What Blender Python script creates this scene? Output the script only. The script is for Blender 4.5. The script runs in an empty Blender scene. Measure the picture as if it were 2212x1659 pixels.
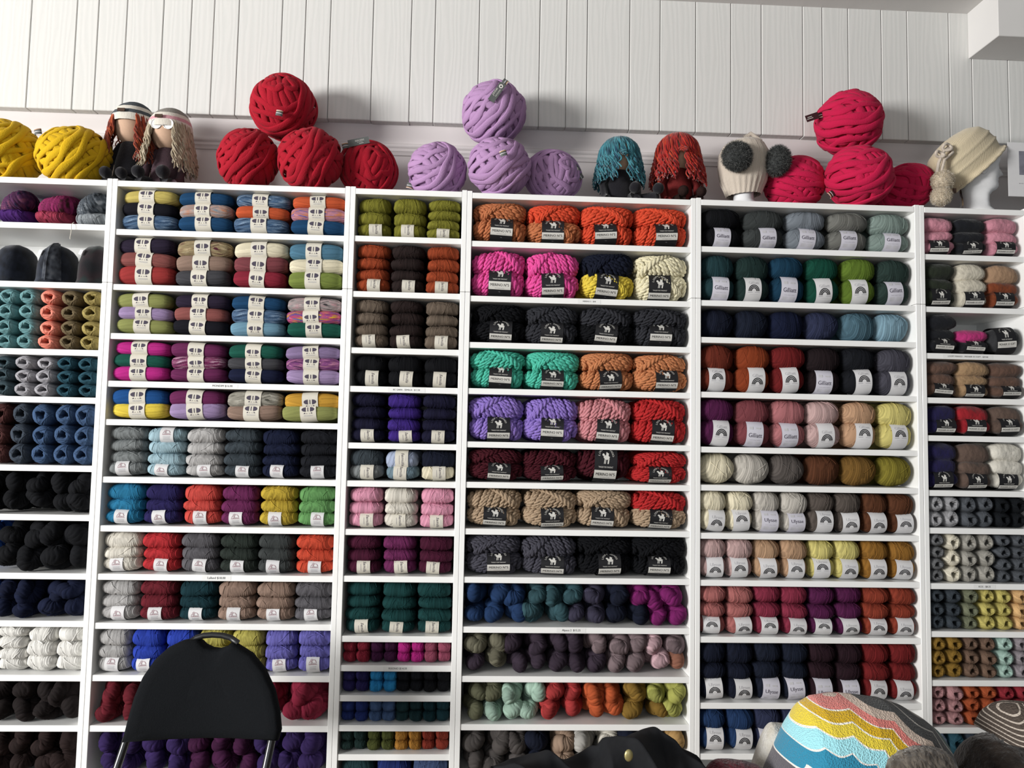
import bpy, math, random
import numpy as np
from mathutils import Vector, Matrix, Euler
W, H = 2212, 1659
PI = math.pi
SC = bpy.context.scene
COL = SC.collection
# ------------------------------------------------------------------ camera
F_PX = 1669.94
CAM = np.array([1.2512, -2.6264, 1.5320]); ROT = (1.63685, -0.018858, -0.045149)
cd = bpy.data.cameras.new('camera'); cam = bpy.data.objects.new('camera', cd); COL.objects.link(cam)
cd.sensor_fit = 'HORIZONTAL'; cd.sensor_width = 36.0; cd.lens = F_PX / W * 36.0; cd.clip_start = .05
cam.location = CAM; cam.rotation_euler = ROT; SC.camera = cam
RM = np.array(Euler(ROT).to_matrix())
def at(px, py, Y):
    """the point of the plane y = Y that a direction measured on the photograph meets"""
    d = RM @ np.array([(px - W / 2) / F_PX, -(py - H / 2) / F_PX, -1.0])
    return CAM + d * ((Y - CAM[1]) / d[1])
def at_z(px, py, Z):
    d = RM @ np.array([(px - W / 2) / F_PX, -(py - H / 2) / F_PX, -1.0])
    return CAM + d * ((Z - CAM[2]) / d[2])
# ------------------------------------------------------------------ mesh helpers
class MB:
    def __init__(s): s.v = []; s.f = []; s.m = []; s.n = 0; s.a = []; s.uv = None
    def add(s, v, f, m=0, a=None):
        v = np.asarray(v, float).reshape(-1, 3)
        s.v.append(v); o = s.n
        s.f += [tuple(int(i) + o for i in q) for q in f]; s.m += [m] * len(f)
        s.a.append(np.full(len(v), .5) if a is None else np.asarray(a, float)); s.n += len(v)
        return s
    def box(s, x0, x1, y0, y1, z0, z1, m=0, bv=0.0):
        if bv <= 0:
            v = [(x, y, z) for x in (x0, x1) for y in (y0, y1) for z in (z0, z1)]
            return s.add(v, [(0, 1, 3, 2), (4, 6, 7, 5), (0, 4, 5, 1), (2, 3, 7, 6), (0, 2, 6, 4), (1, 5, 7, 3)], m)
        L = [(x0, x1), (y0, y1), (z0, z1)]; v = []; idx = {}
        for sx in (0, 1):
            for sy in (0, 1):
                for sz in (0, 1):
                    c = [L[0][sx], L[1][sy], L[2][sz]]; sg = [1 if k == 0 else -1 for k in (sx, sy, sz)]
                    for ax in range(3):
                        p = list(c)
                        for k in range(3):
                            if k != ax: p[k] += sg[k] * bv
                        idx[(sx, sy, sz, ax)] = len(v); v.append(p)
        f = []
        for ax in range(3):
            a, b = [k for k in range(3) if k != ax]
            for s0 in (0, 1):
                q = []
                for (i, j) in ((0, 0), (1, 0), (1, 1), (0, 1)):
                    t = [0, 0, 0]; t[ax] = s0; t[a] = i; t[b] = j; q.append(idx[(*t, ax)])
                f.append(tuple(q if (s0 == 1) == (ax != 1) else q[::-1]))
            for i in (0, 1):
                for j in (0, 1):
                    t0 = [0, 0, 0]; t0[a] = i; t0[b] = j; t1 = list(t0); t0[ax] = 0; t1[ax] = 1
                    f.append((idx[(*t0, a)], idx[(*t1, a)], idx[(*t1, b)], idx[(*t0, b)]))
        for sx in (0, 1):
            for sy in (0, 1):
                for sz in (0, 1): f.append((idx[(sx, sy, sz, 0)], idx[(sx, sy, sz, 1)], idx[(sx, sy, sz, 2)]))
        return s.add(v, f, m)
    def grid(s, P, m=0, wu=False, wv=False, a=None):
        P = np.asarray(P, float); nu, nv = P.shape[:2]
        i = np.arange(nu if wu else nu - 1); j = np.arange(nv if wv else nv - 1)
        I, J = np.meshgrid(i, j, indexing='ij'); I2 = (I + 1) % nu; J2 = (J + 1) % nv
        f = np.stack([I * nv + J, I2 * nv + J, I2 * nv + J2, I * nv + J2], -1).reshape(-1, 4)
        return s.add(P.reshape(-1, 3), f.tolist(), m, None if a is None else np.asarray(a).reshape(-1))
    def ball(s, c, r, m=0, nu=12, nv=16, fn=None):
        r = np.broadcast_to(np.asarray(r, float), (3,))
        ph = np.linspace(.001, PI - .001, nu); th = np.linspace(0, 2 * PI, nv, endpoint=False)
        PH, TH = np.meshgrid(ph, th, indexing='ij')
        n = np.stack([np.sin(PH) * np.cos(TH), np.sin(PH) * np.sin(TH), np.cos(PH)], -1)
        k = 1.0 if fn is None else fn(n)[..., None]
        return s.grid(n * r * k + np.asarray(c, float), m, wv=True)
    def tube(s, P, r, n=6, m=0, closed=False, cap=True, up=None, flat=1.0):
        P = np.asarray(P, float); k = len(P)
        T = (np.roll(P, -1, 0) - np.roll(P, 1, 0)) if closed else np.gradient(P, axis=0)
        T = T / np.maximum(np.linalg.norm(T, axis=1, keepdims=True), 1e-9)
        rr = np.broadcast_to(np.asarray(r, float), (k,))
        if up is not None:
            N = np.asarray(up, float); N = N - (N * T).sum(1, keepdims=True) * T
        else:
            N = np.zeros_like(P); a = np.array([0, 0, 1.0]) if abs(T[0][2]) < .9 else np.array([1.0, 0, 0])
            c = a - a.dot(T[0]) * T[0]; N[0] = c / np.linalg.norm(c)
            for i in range(1, k):
                c = N[i - 1] - N[i - 1].dot(T[i]) * T[i]; N[i] = c / max(np.linalg.norm(c), 1e-9)
        N = N / np.maximum(np.linalg.norm(N, axis=1, keepdims=True), 1e-9); B = np.cross(T, N)
        an = np.linspace(0, 2 * PI, n, endpoint=False)
        G = P[:, None] + rr[:, None, None] * (N[:, None] * np.cos(an)[None, :, None] * flat + B[:, None] * np.sin(an)[None, :, None])
        o = s.n; s.grid(G, m, wu=closed, wv=True)
        if not closed and cap:
            s.f += [tuple(o + i for i in range(n))[::-1], tuple(o + (k - 1) * n + i for i in range(n))]; s.m += [m, m]
        return s
    def lathe(s, prof, m=0, n=24, c=(0, 0, 0), fn=None):
        a = np.linspace(0, 2 * PI, n, endpoint=False); pr = np.asarray(prof, float)
        P = np.stack([pr[:, 0:1] * np.cos(a), pr[:, 0:1] * np.sin(a), np.repeat(pr[:, 1:2], n, 1)], -1)
        if fn is not None: P = fn(P)
        return s.grid(P + np.asarray(c, float), m, wv=True)
    def fibres(s, P, N, ln, wd, rng, m=0, droop=0.0):
        """thin curved hairs standing on the points P"""
        V = []; Fc = []
        for p, n in zip(P, N):
            t = rng.normal(size=3); d = n + .55 * t; d /= np.linalg.norm(d); d[2] -= droop; w = np.cross(d, rng.normal(size=3)); w /= max(np.linalg.norm(w), 1e-6)
            l = ln * rng.uniform(.5, 1.15); k = len(V)
            V += [p - w * wd, p + w * wd, p + d * l * .6 + w * wd * .7 + t * ln * .04, p + d * l + t * ln * .15]; Fc += [(k, k + 1, k + 2), (k, k + 2, k + 3)]
        return s.add(V, Fc, m)
    def mesh(s, name, mats, smooth=True):
        me = bpy.data.meshes.new(name); V = np.concatenate(s.v) if s.v else np.zeros((0, 3))
        nf = len(s.f); ln = np.fromiter((len(q) for q in s.f), int, nf)
        me.vertices.add(len(V)); me.vertices.foreach_set('co', V.astype(np.float32).ravel())
        fl = np.fromiter((i for q in s.f for i in q), np.int32); me.loops.add(len(fl)); me.loops.foreach_set('vertex_index', fl)
        me.polygons.add(nf); st = np.concatenate([[0], np.cumsum(ln)[:-1]]) if nf else []
        me.polygons.foreach_set('loop_start', np.asarray(st, np.int32))
        me.polygons.foreach_set('material_index', np.asarray(s.m, np.int32))
        me.polygons.foreach_set('use_smooth', np.full(nf, smooth))
        at_ = me.attributes.new('strand', 'FLOAT', 'POINT'); at_.data.foreach_set('value', np.concatenate(s.a).astype(np.float32))
        me.update(calc_edges=True); me.validate()
        for mt in (mats if isinstance(mats, (list, tuple)) else [mats]): me.materials.append(mt)
        return me
    def build(s, name, mats, parent=None, smooth=True, loc=None): return link(name, s.mesh(name, mats, smooth), parent, loc)
def link(name, me, parent=None, loc=None):
    o = bpy.data.objects.new(name, me); COL.objects.link(o)
    if parent is not None: o.parent = parent
    if loc is not None: o.location = loc
    return o
def tag(o, label=None, cat=None, group=None, kind=None):
    for k, v in (('label', label), ('category', cat), ('group', group), ('kind', kind)):
        if v: o[k] = v
    return o
def empty(name, loc=(0, 0, 0), rot=(0, 0, 0)):
    o = bpy.data.objects.new(name, None); o.empty_display_size = .03; COL.objects.link(o)
    o.location = loc; o.rotation_euler = rot; return o
def split_sharp(o, ang=35):
    for p in o.data.polygons: p.use_smooth = True
    try: o.data.set_sharp_from_angle(angle=math.radians(ang))
    except Exception:
        for p in o.data.polygons: p.use_smooth = False
    return o
# ------------------------------------------------------------------ materials
def lin(h):
    h = h.lstrip('#'); c = [int(h[i:i + 2], 16) / 255 for i in (0, 2, 4)]
    return tuple(x / 12.92 if x <= .04045 else ((x + .055) / 1.055) ** 2.4 for x in c) + (1.0,)
def newmat(name):
    m = bpy.data.materials.new(name); m.use_nodes = True; nt = m.node_tree
    return m, nt, nt.nodes['Principled BSDF']
def nd(nt, t, **kw):
    n = nt.nodes.new(t)
    for k, v in kw.items():
        if k in n.inputs: n.inputs[k].default_value = v
        else: setattr(n, k, v)
    return n
def bump(nt, bs, hsock, strength, dist):
    b = nd(nt, 'ShaderNodeBump'); b.inputs['Strength'].default_value = strength; b.inputs['Distance'].default_value = dist
    nt.links.new(hsock, b.inputs['Height']); nt.links.new(b.outputs['Normal'], bs.inputs['Normal']); return b
def plain(name, hx, rough=.6, spec=.3, noise=0.0, scale=40, bstr=0.0, metal=0.0, sheen=0.0):
    m, nt, bs = newmat(name); c = lin(hx); bs.inputs['Base Color'].default_value = c
    bs.inputs['Roughness'].default_value = rough; bs.inputs['Specular IOR Level'].default_value = spec; bs.inputs['Metallic'].default_value = metal
    bs.inputs['Sheen Weight'].default_value = sheen
    tc = nd(nt, 'ShaderNodeTexCoord'); n = nd(nt, 'ShaderNodeTexNoise'); n.inputs['Scale'].default_value = scale; n.inputs['Detail'].default_value = 3
    nt.links.new(tc.outputs['Object'], n.inputs['Vector'])
    if noise > 0:
        mx = nd(nt, 'ShaderNodeMix', data_type='RGBA', blend_type='MULTIPLY'); mx.inputs[0].default_value = 1.0; mx.inputs[6].default_value = c
        rp = nd(nt, 'ShaderNodeMapRange'); rp.inputs[1].default_value = .25; rp.inputs[2].default_value = .75; rp.inputs[3].default_value = 1 - noise; rp.inputs[4].default_value = 1 + noise * .3
        nt.links.new(n.outputs['Fac'], rp.inputs[0]); nt.links.new(rp.outputs[0], mx.inputs[7]); nt.links.new(mx.outputs[2], bs.inputs['Base Color'])
    if bstr > 0: bump(nt, bs, n.outputs['Fac'], bstr, .002)
    return m
def yarn_mat(name, scale=260, bstr=.5, dist=.0012, sheen=.25, cols=None, vary=.28, mscale=45):
    m, nt, bs = newmat(name); bs.inputs['Roughness'].default_value = .88; bs.inputs['Specular IOR Level'].default_value = .12
    bs.inputs['Sheen Weight'].default_value = sheen; bs.inputs['Sheen Roughness'].default_value = .5
    tc = nd(nt, 'ShaderNodeTexCoord'); n = nd(nt, 'ShaderNodeTexNoise'); n.inputs['Scale'].default_value = scale; n.inputs['Detail'].default_value = 2
    nt.links.new(tc.outputs['Object'], n.inputs['Vector']); bump(nt, bs, n.outputs['Fac'], bstr, dist)
    at_ = nd(nt, 'ShaderNodeAttribute', attribute_name='strand')
    if cols:
        n2 = nd(nt, 'ShaderNodeTexNoise'); n2.inputs['Scale'].default_value = mscale; n2.inputs['Detail'].default_value = 1
        ad = nd(nt, 'ShaderNodeVectorMath', operation='MULTIPLY_ADD'); nt.links.new(tc.outputs['Object'], ad.inputs[0]); ad.inputs[1].default_value = (1, .5, .6)
        cb = nd(nt, 'ShaderNodeCombineXYZ'); sm = nd(nt, 'ShaderNodeMath', operation='MULTIPLY'); sm.inputs[1].default_value = 3.0
        nt.links.new(at_.outputs['Fac'], sm.inputs[0]); nt.links.new(sm.outputs[0], cb.inputs[2]); nt.links.new(cb.outputs[0], ad.inputs[2]); nt.links.new(ad.outputs[0], n2.inputs['Vector'])
        rp = nd(nt, 'ShaderNodeValToRGB'); el = rp.color_ramp.elements; k = len(cols)
        while len(el) < k: el.new(.5)
        for i, c in enumerate(cols): el[i].position = .3 + .4 * i / (k - 1); el[i].color = tuple(.75 * q for q in lin(c)[:3]) + (1.0,)
        nt.links.new(n2.outputs['Fac'], rp.inputs[0]); src = rp.outputs[0]
    else:
        oi = nd(nt, 'ShaderNodeObjectInfo'); src = oi.outputs['Color']
    mr = nd(nt, 'ShaderNodeMapRange'); mr.inputs[3].default_value = 1 - vary; mr.inputs[4].default_value = 1 + vary * .55
    nt.links.new(at_.outputs['Fac'], mr.inputs[0])
    mx = nd(nt, 'ShaderNodeMix', data_type='RGBA', blend_type='MULTIPLY'); mx.inputs[0].default_value = 1.0
    nt.links.new(src, mx.inputs[6]); nt.links.new(mr.outputs[0], mx.inputs[7]); nt.links.new(mx.outputs[2], bs.inputs['Base Color'])
    return m
M = {
    'fine': yarn_mat('fine_wool', 300, .45, .0010, 0), 'chunky': yarn_mat('chunky_merino', 160, .5, .0016, .0, vary=.15), 'mohair': yarn_mat('mohair_wool', 70, .9, .004, .12, vary=.2),
    'roving': yarn_mat('felted_roving', 60, .45, .003, .04, vary=.12), 'smooth': yarn_mat('smooth_cotton', 380, .4, .0008, 0, vary=.18),
    'shelf': plain('white_melamine', '#f8f8f6', .35, .4, .02, 8), 'cream_paper': plain('cream_paper', '#d6d1c4', .7, .2, .05, 30),
    'white_paper': plain('white_paper', '#d9d8d9', .65, .25, .03, 30), 'lav_paper': plain('cool_white_paper', '#cfcdd7', .65, .25, .03, 30), 'black_paper': plain('black_card', '#1d1d20', .55, .3, .1, 40),
    'label_paper': plain('glossy_label_tape', '#efefed', .3, .4), 'ink': plain('black_ink', '#1d1c20', .6), 'grey_ink': plain('grey_ink', '#9c9aa0', .7), 'pale_ink': plain('pale_grey_ink', '#c4c3c6', .7), 'pink_ink': plain('dusty_pink_ink', '#a98f95', .7), 'plum_ink': plain('plum_grey_ink', '#474150', .7),
    'white_ink': plain('white_ink', '#d2d0ca', .6), 'orange_ink': plain('copper_stripe', '#c08a5c', .6), 'tag_grey': plain('grey_tag_card', '#5a5d5c', .55), 'red_tag': plain('maroon_tag_card', '#3a1c20', .55),
    'ceiling': plain('ceiling_paint', '#dcdad8', .8, .2, .03, 6, .1), 'wallpaint': plain('wall_paint', '#d9d3d2', .75, .2, .04, 8), 'floor': plain('floor_boards', '#8a7a68', .5, .3, .2, 6),
    'chair_cloth': plain('black_upholstery', '#16181b', .9, .1, .2, 300, .4), 'chair_tube': plain('black_steel_tube', '#1b1c1f', .25, .6), 'chair_plastic': plain('black_plastic', '#1a1b1d', .4, .5),
    'skin': plain('doll_cotton', '#c8a78f', .85, .1, .08, 60, .2), 'foam': plain('white_polystyrene', '#e9e9ea', .6, .3, .03, 80, .1), 'brown_patch': plain('brown_leather_patch', '#4b392f', .6),
    'black_knit': plain('black_knit', '#1c1b20', .9, .1, .25, 220, .7, sheen=.2), 'dark_brown_knit': plain('dark_brown_knit', '#2a1c1a', .9, .1, .25, 220, .7), 'plum_knit': plain('plum_knit', '#4a3a40', .9, .1, .2, 200, .6), 'pink_knit': plain('dusty_pink_knit', '#b79a93', .9, .1, .2, 200, .6), 'red_knit': plain('dark_red_knit', '#6a2424', .9, .1, .2, 200, .6),
    'cream_knit': plain('cream_knit', '#d9d3c8', .9, .1, .1, 200, .5), 'coat': plain('black_cotton', '#191a1d', .8, .2, .2, 60, .3), 'fur': plain('grey_fur', '#4a4c4c', .9, .1, .5, 90, .5), 'fur_tip': plain('pale_fur', '#777875', .9, .1, .3, 90), 'beige_fur': plain('beige_pompom_wool', '#cdbfa9', .9, .1, .15, 90, .5),
    'table': plain('pale_wood', '#b79d7c', .5, .3, .15, 10), 'photo_grey': plain('grey_print', '#84848f', .5, .3, .4, 30), 'tan_paper': plain('kraft_paper', '#b99a6d', .7, .2, .06, 30),
}
def glassy():
    m, nt, bs = newmat('spectacle_lens'); bs.inputs['Base Color'].default_value = (.95, .95, .95, 1); bs.inputs['Roughness'].default_value = .05; bs.inputs['Specular IOR Level'].default_value = .8; return m
M['lens'] = glassy()
def cello():
    m, nt, bs = newmat('clear_cellophane'); bs.inputs['Roughness'].default_value = .06; bs.inputs['Transmission Weight'].default_value = 0; bs.inputs['Base Color'].default_value = (1, 1, 1, 1); bs.inputs['Alpha'].default_value = .14; bs.inputs['Specular IOR Level'].default_value = 1.0; return m
M['cello'] = cello()
def wood_white():
    m, nt, bs = newmat('white_painted_planks'); bs.inputs['Roughness'].default_value = .6; bs.inputs['Specular IOR Level'].default_value = .25
    tc = nd(nt, 'ShaderNodeTexCoord'); mp = nd(nt, 'ShaderNodeMapping'); mp.inputs['Scale'].default_value = (1, 1, .12); nt.links.new(tc.outputs['Object'], mp.inputs[0])
    at_ = nd(nt, 'ShaderNodeAttribute', attribute_name='strand'); cb = nd(nt, 'ShaderNodeCombineXYZ'); mu = nd(nt, 'ShaderNodeMath', operation='MULTIPLY'); mu.inputs[1].default_value = 37.0
    nt.links.new(at_.outputs['Fac'], mu.inputs[0]); nt.links.new(mu.outputs[0], cb.inputs[2]); av = nd(nt, 'ShaderNodeVectorMath', operation='ADD'); nt.links.new(mp.outputs[0], av.inputs[0]); nt.links.new(cb.outputs[0], av.inputs[1])
    wv = nd(nt, 'ShaderNodeTexWave', wave_type='BANDS', bands_direction='X'); wv.inputs['Scale'].default_value = 16; wv.inputs['Distortion'].default_value = 11; wv.inputs['Detail'].default_value = 2; wv.inputs['Detail Scale'].default_value = 1.2
    nt.links.new(av.outputs[0], wv.inputs['Vector'])
    bump(nt, bs, wv.outputs['Fac'], .12, .0015)
    rp = nd(nt, 'ShaderNodeValToRGB'); rp.color_ramp.elements[0].color = lin('#d5d5d2'); rp.color_ramp.elements[1].color = lin('#dad9d6'); nt.links.new(wv.outputs['Fac'], rp.inputs[0]); nt.links.new(rp.outputs[0], bs.inputs['Base Color'])
    return m
M['planks'] = wood_white()
# ------------------------------------------------------------------ wound yarn shapes
def sp(x, e): return np.sign(x) * np.abs(x) ** e
def wound(L, D, Hh, N, tilt, amp, seed, nv=110, nt=52, pe=2.5, pc=2.25, ply=0, loose=4, cross=.6, lumpy=.02, fan=.25, fuzz=0, fl=.01, along=False):
    rng = np.random.RandomState(seed); ph = np.linspace(.03, PI - .03, nv); th = np.linspace(0, 2 * PI, nt, endpoint=False)
    ax = sp(-np.cos(ph), 2 / pe); rr = np.sin(ph) ** (2 / pe)
    ds = np.hypot(np.diff(ax * L / 2), np.diff(rr * (D + Hh) / 4)); s = np.concatenate([[0], np.cumsum(ds)]); s /= s[-1]
    S, TH = np.meshgrid(s, th, indexing='ij'); AX = ax[:, None] + 0 * TH; RR = rr[:, None] + 0 * TH
    p = rng.uniform(0, 6.28, 8); R = rng.uniform(0, 1, 4096)
    Y = D / 2 * sp(np.cos(TH), 2 / pc) * RR; Z = Hh / 2 * sp(np.sin(TH), 2 / pc) * RR; X = AX * L / 2
    def prof(q):
        i = np.floor(q + .5); f = q - i; return np.sqrt(np.maximum(0, 1 - (2 * f) ** 2)), i.astype(int)
    Sf = .5 + (S - .5) * (1 + fan * np.sin(TH))
    wp = .5 * np.sin(2 * TH + 5 * S + p[0]) + .3 * np.sin(3 * TH - 9 * S + p[1])
    q = N * (Sf + tilt * TH / (2 * PI)) + wp
    if ply:
        i0 = np.floor(q + .5).astype(int); q = q + .06 * np.sin(TH * ply + i0 * PI + 6.28 * R[i0 % 4096])
    if along: q = N * (TH / (2 * PI) + tilt * (S - .5) + .03 * np.sin(5 * S + p[4])) + .4 * wp
    pr, i = prof(q); rn = R[i % 4096]
    h = amp * (pr + (rn - .5) * .9)
    if ply: h = amp * (pr * (.68 + .32 * np.abs(np.cos(TH * ply / 2 + i * PI / 2 + .8 * rn + 1.6 * (q - i)))) + (rn - .5) * .25)
    if cross:
        msk = np.sin(2.1 * TH + 6 * S + p[2]) + .5 * np.sin(5 * TH - 3 * S + p[3]) > cross * 1.45
        pr2, i2 = prof(N * (TH / (2 * PI) - 1.2 * tilt * (S - .5)) + .4 * wp if along else N * .9 * (Sf - 1.5 * tilt * TH / (2 * PI) + .1 * np.sin(TH + p[4])) + wp); rn2 = R[(i2 + 777) % 4096]
        h = np.where(msk, amp * (pr2 + .35 + (rn2 - .5) * .6), h); rn = np.where(msk, rn2, rn)
    h = h * np.sqrt(RR) + lumpy * Hh * (np.sin(3 * TH + 4 * S + p[5]) + np.sin(2 * TH - 7 * S + p[6])) * .5
    n = np.stack([X / (L / 2) ** 2, Y / (D / 2) ** 2, Z / (Hh / 2) ** 2], -1); n /= np.linalg.norm(n, axis=-1, keepdims=True) + 1e-9
    P = np.stack([X, Y, Z], -1) + n * h[..., None]
    b = MB(); b.grid(P, wv=True, a=rn)
    for row, sg in ((0, 1), (nv - 1, -1)):
        ring = [row * nt + k for k in range(nt)]; b.f.append(tuple(ring[::sg])); b.m.append(0)
    for k in range(loose):
        t0 = rng.uniform(PI * .55, PI * .9); t1 = t0 + rng.uniform(.5, 1.3); s0 = rng.uniform(.2, .7); s1 = s0 + rng.uniform(-.22, .22)
        u = np.linspace(0, 1, 14); ii = np.clip(((s0 + (s1 - s0) * u) * (nv - 1)).astype(int), 2, nv - 3); jj = ((t0 + (t1 - t0) * u) / (2 * PI) * nt).astype(int) % nt
        Q = P[ii, jj] + n[ii, jj] * amp * .35; K_ = np.array([1, 2, 3, 2, 1]) / 9; Q = np.stack([np.convolve(np.pad(Q[:, c_], 2, mode='edge'), K_, 'valid') for c_ in range(3)], 1)
        k0 = len(b.a); b.tube(Q, amp * .8, 5); b.a[k0][:] = .9
    if fuzz:
        k = rng.randint(0, nv * nt, fuzz); b.fibres(P.reshape(-1, 3)[k], n.reshape(-1, 3)[k], fl, .00013, rng)
    return b
def rope_skein(L, D, Hh, turns, seed, tilt, pe=2.9, pc=2.3):
    """thick two-ply yarn wound round and round a soft core"""
    rng = np.random.RandomState(seed); ph = np.linspace(.03, PI - .03, 200); ax = sp(-np.cos(ph), 2 / pe); rr = np.sin(ph) ** (2 / pe)
    s = np.concatenate([[0], np.cumsum(np.hypot(np.diff(ax * L / 2), np.diff(rr * (D + Hh) / 4)))]); tot = s[-1]; s /= tot; a_ = tot / turns * .54; p = rng.uniform(0, 6.28, 6); b = MB()
    def on(sv, th, off):
        sv = np.clip(sv, .004, .996); x = np.interp(sv, s, ax) * (L / 2 + off); r = np.interp(sv, s, rr); return np.stack([x, (D / 2 + off) * sp(np.cos(th), 2 / pc) * r, (Hh / 2 + off) * sp(np.sin(th), 2 / pc) * r], -1)
    S, TH = np.meshgrid(np.linspace(0, 1, 30), np.linspace(0, 2 * PI, 36, endpoint=False), indexing='ij'); b.grid(on(S, TH, -a_ * .8), wv=True, a=np.full(S.shape, .3))
    def rope(sv, th, off, a):
        C = on(sv, th, off); T = np.gradient(C, axis=0); ds = np.linalg.norm(T, axis=1); T /= ds[:, None] + 1e-9; N = C / np.array([L / 2, D / 2, Hh / 2]) ** 2; N -= (N * T).sum(1, keepdims=True) * T; N /= np.linalg.norm(N, axis=1, keepdims=True) + 1e-9; B = np.cross(T, N)
        w = np.cumsum(ds) * 2 * PI / (a * 4.6); sc = np.clip(np.linalg.norm(C[:, 1:], axis=1) / (.35 * Hh), .25, 1)[:, None]
        for k in (0, PI): k0 = len(b.a); b.tube(C + a * .52 * sc * (N * np.cos(w + k)[:, None] * .75 + B * np.sin(w + k)[:, None]), a * .66 * sc[:, 0], 6, up=N); b.a[k0][:] = rng.uniform(.4, .8)
    n = turns * 84; t = np.linspace(.015, .985, n); th = 2 * PI * turns * t + p[0]
    rope(t + tilt * .10 * np.sin(th + .4) * np.sin(PI * t) + .012 * np.sin(3.1 * th / turns * 2 + p[1]), th, -a_ * .35, a_)
    m = 3   # a bundle laid across the others
    n2 = 60 * m; t2 = np.linspace(0, 1, n2); th2 = 2 * PI * m * t2 + p[3]; c0 = .35 + .3 * rng.uniform()
    rope(c0 + .07 * (t2 - .5) - tilt * .20 * np.sin(th2 + .4 + p[4] * .2), th2, a_ * .22, a_)
    return b
def pull_ball(seed, R=.035, Ln=.15):
    rng = np.random.RandomState(seed); nt = 64; th = np.linspace(0, 2 * PI, nt, endpoint=False); p = rng.uniform(0, 6.28, 6)
    pr = np.array([(.0, .05), (.16, .046), (.22, .03), (.25, .014), (.30, .005), (.38, .0), (.52, -.001), (.68, .002), (.82, .007), (.92, .014), (.98, .024), (1, .045), (1, .09), (.98, .12), (.9, .138), (.6, .148), (.0, .15)])
    u = np.linspace(0, 1, 58); t0 = np.linspace(0, 1, len(pr)); r = np.interp(u, t0, pr[:, 0]); y = np.interp(u, t0, pr[:, 1])
    Rr, TH = np.meshgrid(r, th, indexing='ij'); Yy = y[:, None] + 0 * TH
    hole = 1 + .30 * np.cos(3 * TH + p[0]) * np.clip((.46 - Rr) / .16, 0, 1) + .14 * np.cos(2 * TH + p[1]) * np.clip((.5 - Rr) / .2, 0, 1)
    RR = Rr * hole; q = 22 * TH / (2 * PI) + 7 * Rr + .5 * np.sin(2 * TH + p[2]) + .6 * np.sin(3 * TH + 9 * Yy / .1 + p[3]); i = np.floor(q + .5).astype(int); f = q - i
    T = rng.uniform(0, 1, 512); h = .0016 * (np.sqrt(np.maximum(0, 1 - 4 * f * f)) + .8 * (T[i % 512] - .5)) * np.clip(Rr * 3, 0, 1)
    X = (RR * R + h) * np.cos(TH); Z = (RR * R + h) * np.sin(TH); b = MB(); b.grid(np.stack([X, Yy - h * np.clip(1.2 - Rr, 0, 1), Z], -1)[:, ::-1], wv=True, a=T[i % 512][:, ::-1])
    for k in range(5):   # strands lying across the open end
        a0 = p[0] / 3 + (k % 3) * 2.09 + rng.uniform(-.25, .25); d = rng.uniform(.34, .62) * R; hw = math.sqrt(max((.93 * R) ** 2 - d * d, 1e-8)); s = np.linspace(-1, 1, 13)
        x = d * math.cos(a0) - s * hw * math.sin(a0); z = d * math.sin(a0) + s * hw * math.cos(a0); rad = np.hypot(x, z) / R
        yy = np.interp(rad, pr[5:, 0][:9], pr[5:, 1][:9]) - .0006; b.tube(np.stack([x, yy, z], -1), .0011 + .0012 * (k < 3), 5)
    return b
def hank(seed, Lh=.19, R=.0165, rt=.0262, turns=.9):
    rng = np.random.RandomState(seed); n = 400; t = np.linspace(0, 2 * PI, n, endpoint=False); ph = rng.uniform(0, 6.28)
    y = Lh / 2 * np.cos(t); rho = R * np.tanh(2.6 * np.sin(t)) / np.tanh(2.6); al = ph + 2 * PI * turns * y / Lh
    C = np.stack([rho * np.cos(al), y, rho * np.sin(al)], -1); C[:, 0] += .004 * np.sin(2 * t + ph); C[:, 2] += .004 * np.sin(3 * t + ph)
    T = np.roll(C, -1, 0) - np.roll(C, 1, 0); T /= np.linalg.norm(T, axis=1, keepdims=True)
    N0 = np.stack([np.sin(al), 0 * al, -np.cos(al)], -1); N0 -= (N0 * T).sum(1, keepdims=True) * T; N0 /= np.linalg.norm(N0, axis=1, keepdims=True) + 1e-9; B = np.cross(T, N0)
    arc = np.concatenate([[0], np.cumsum(np.linalg.norm(np.diff(C, axis=0), axis=1))]); m = 28; an = np.linspace(0, 2 * PI, m, endpoint=False)
    A, AN = np.meshgrid(arc, an, indexing='ij'); q = 4 * AN / (2 * PI) + A * 165 + .7 * np.sin(2 * AN + A * 23) + .5 * np.sin(AN - A * 51); i = np.floor(q + .5).astype(int); f = q - i; TB = rng.uniform(0, 1, 1024)
    h = .0027 * (np.sqrt(np.maximum(0, 1 - 4 * f * f)) + .9 * (TB[i % 1024] - .5)); rad = rt * (1 + .07 * np.sin(A * 45 + ph)) + h
    P = C[:, None] + rad[..., None] * (N0[:, None] * np.cos(AN)[..., None] + B[:, None] * np.sin(AN)[..., None])
    return MB().grid(P, wu=True, wv=True, a=TB[i % 1024])
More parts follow.
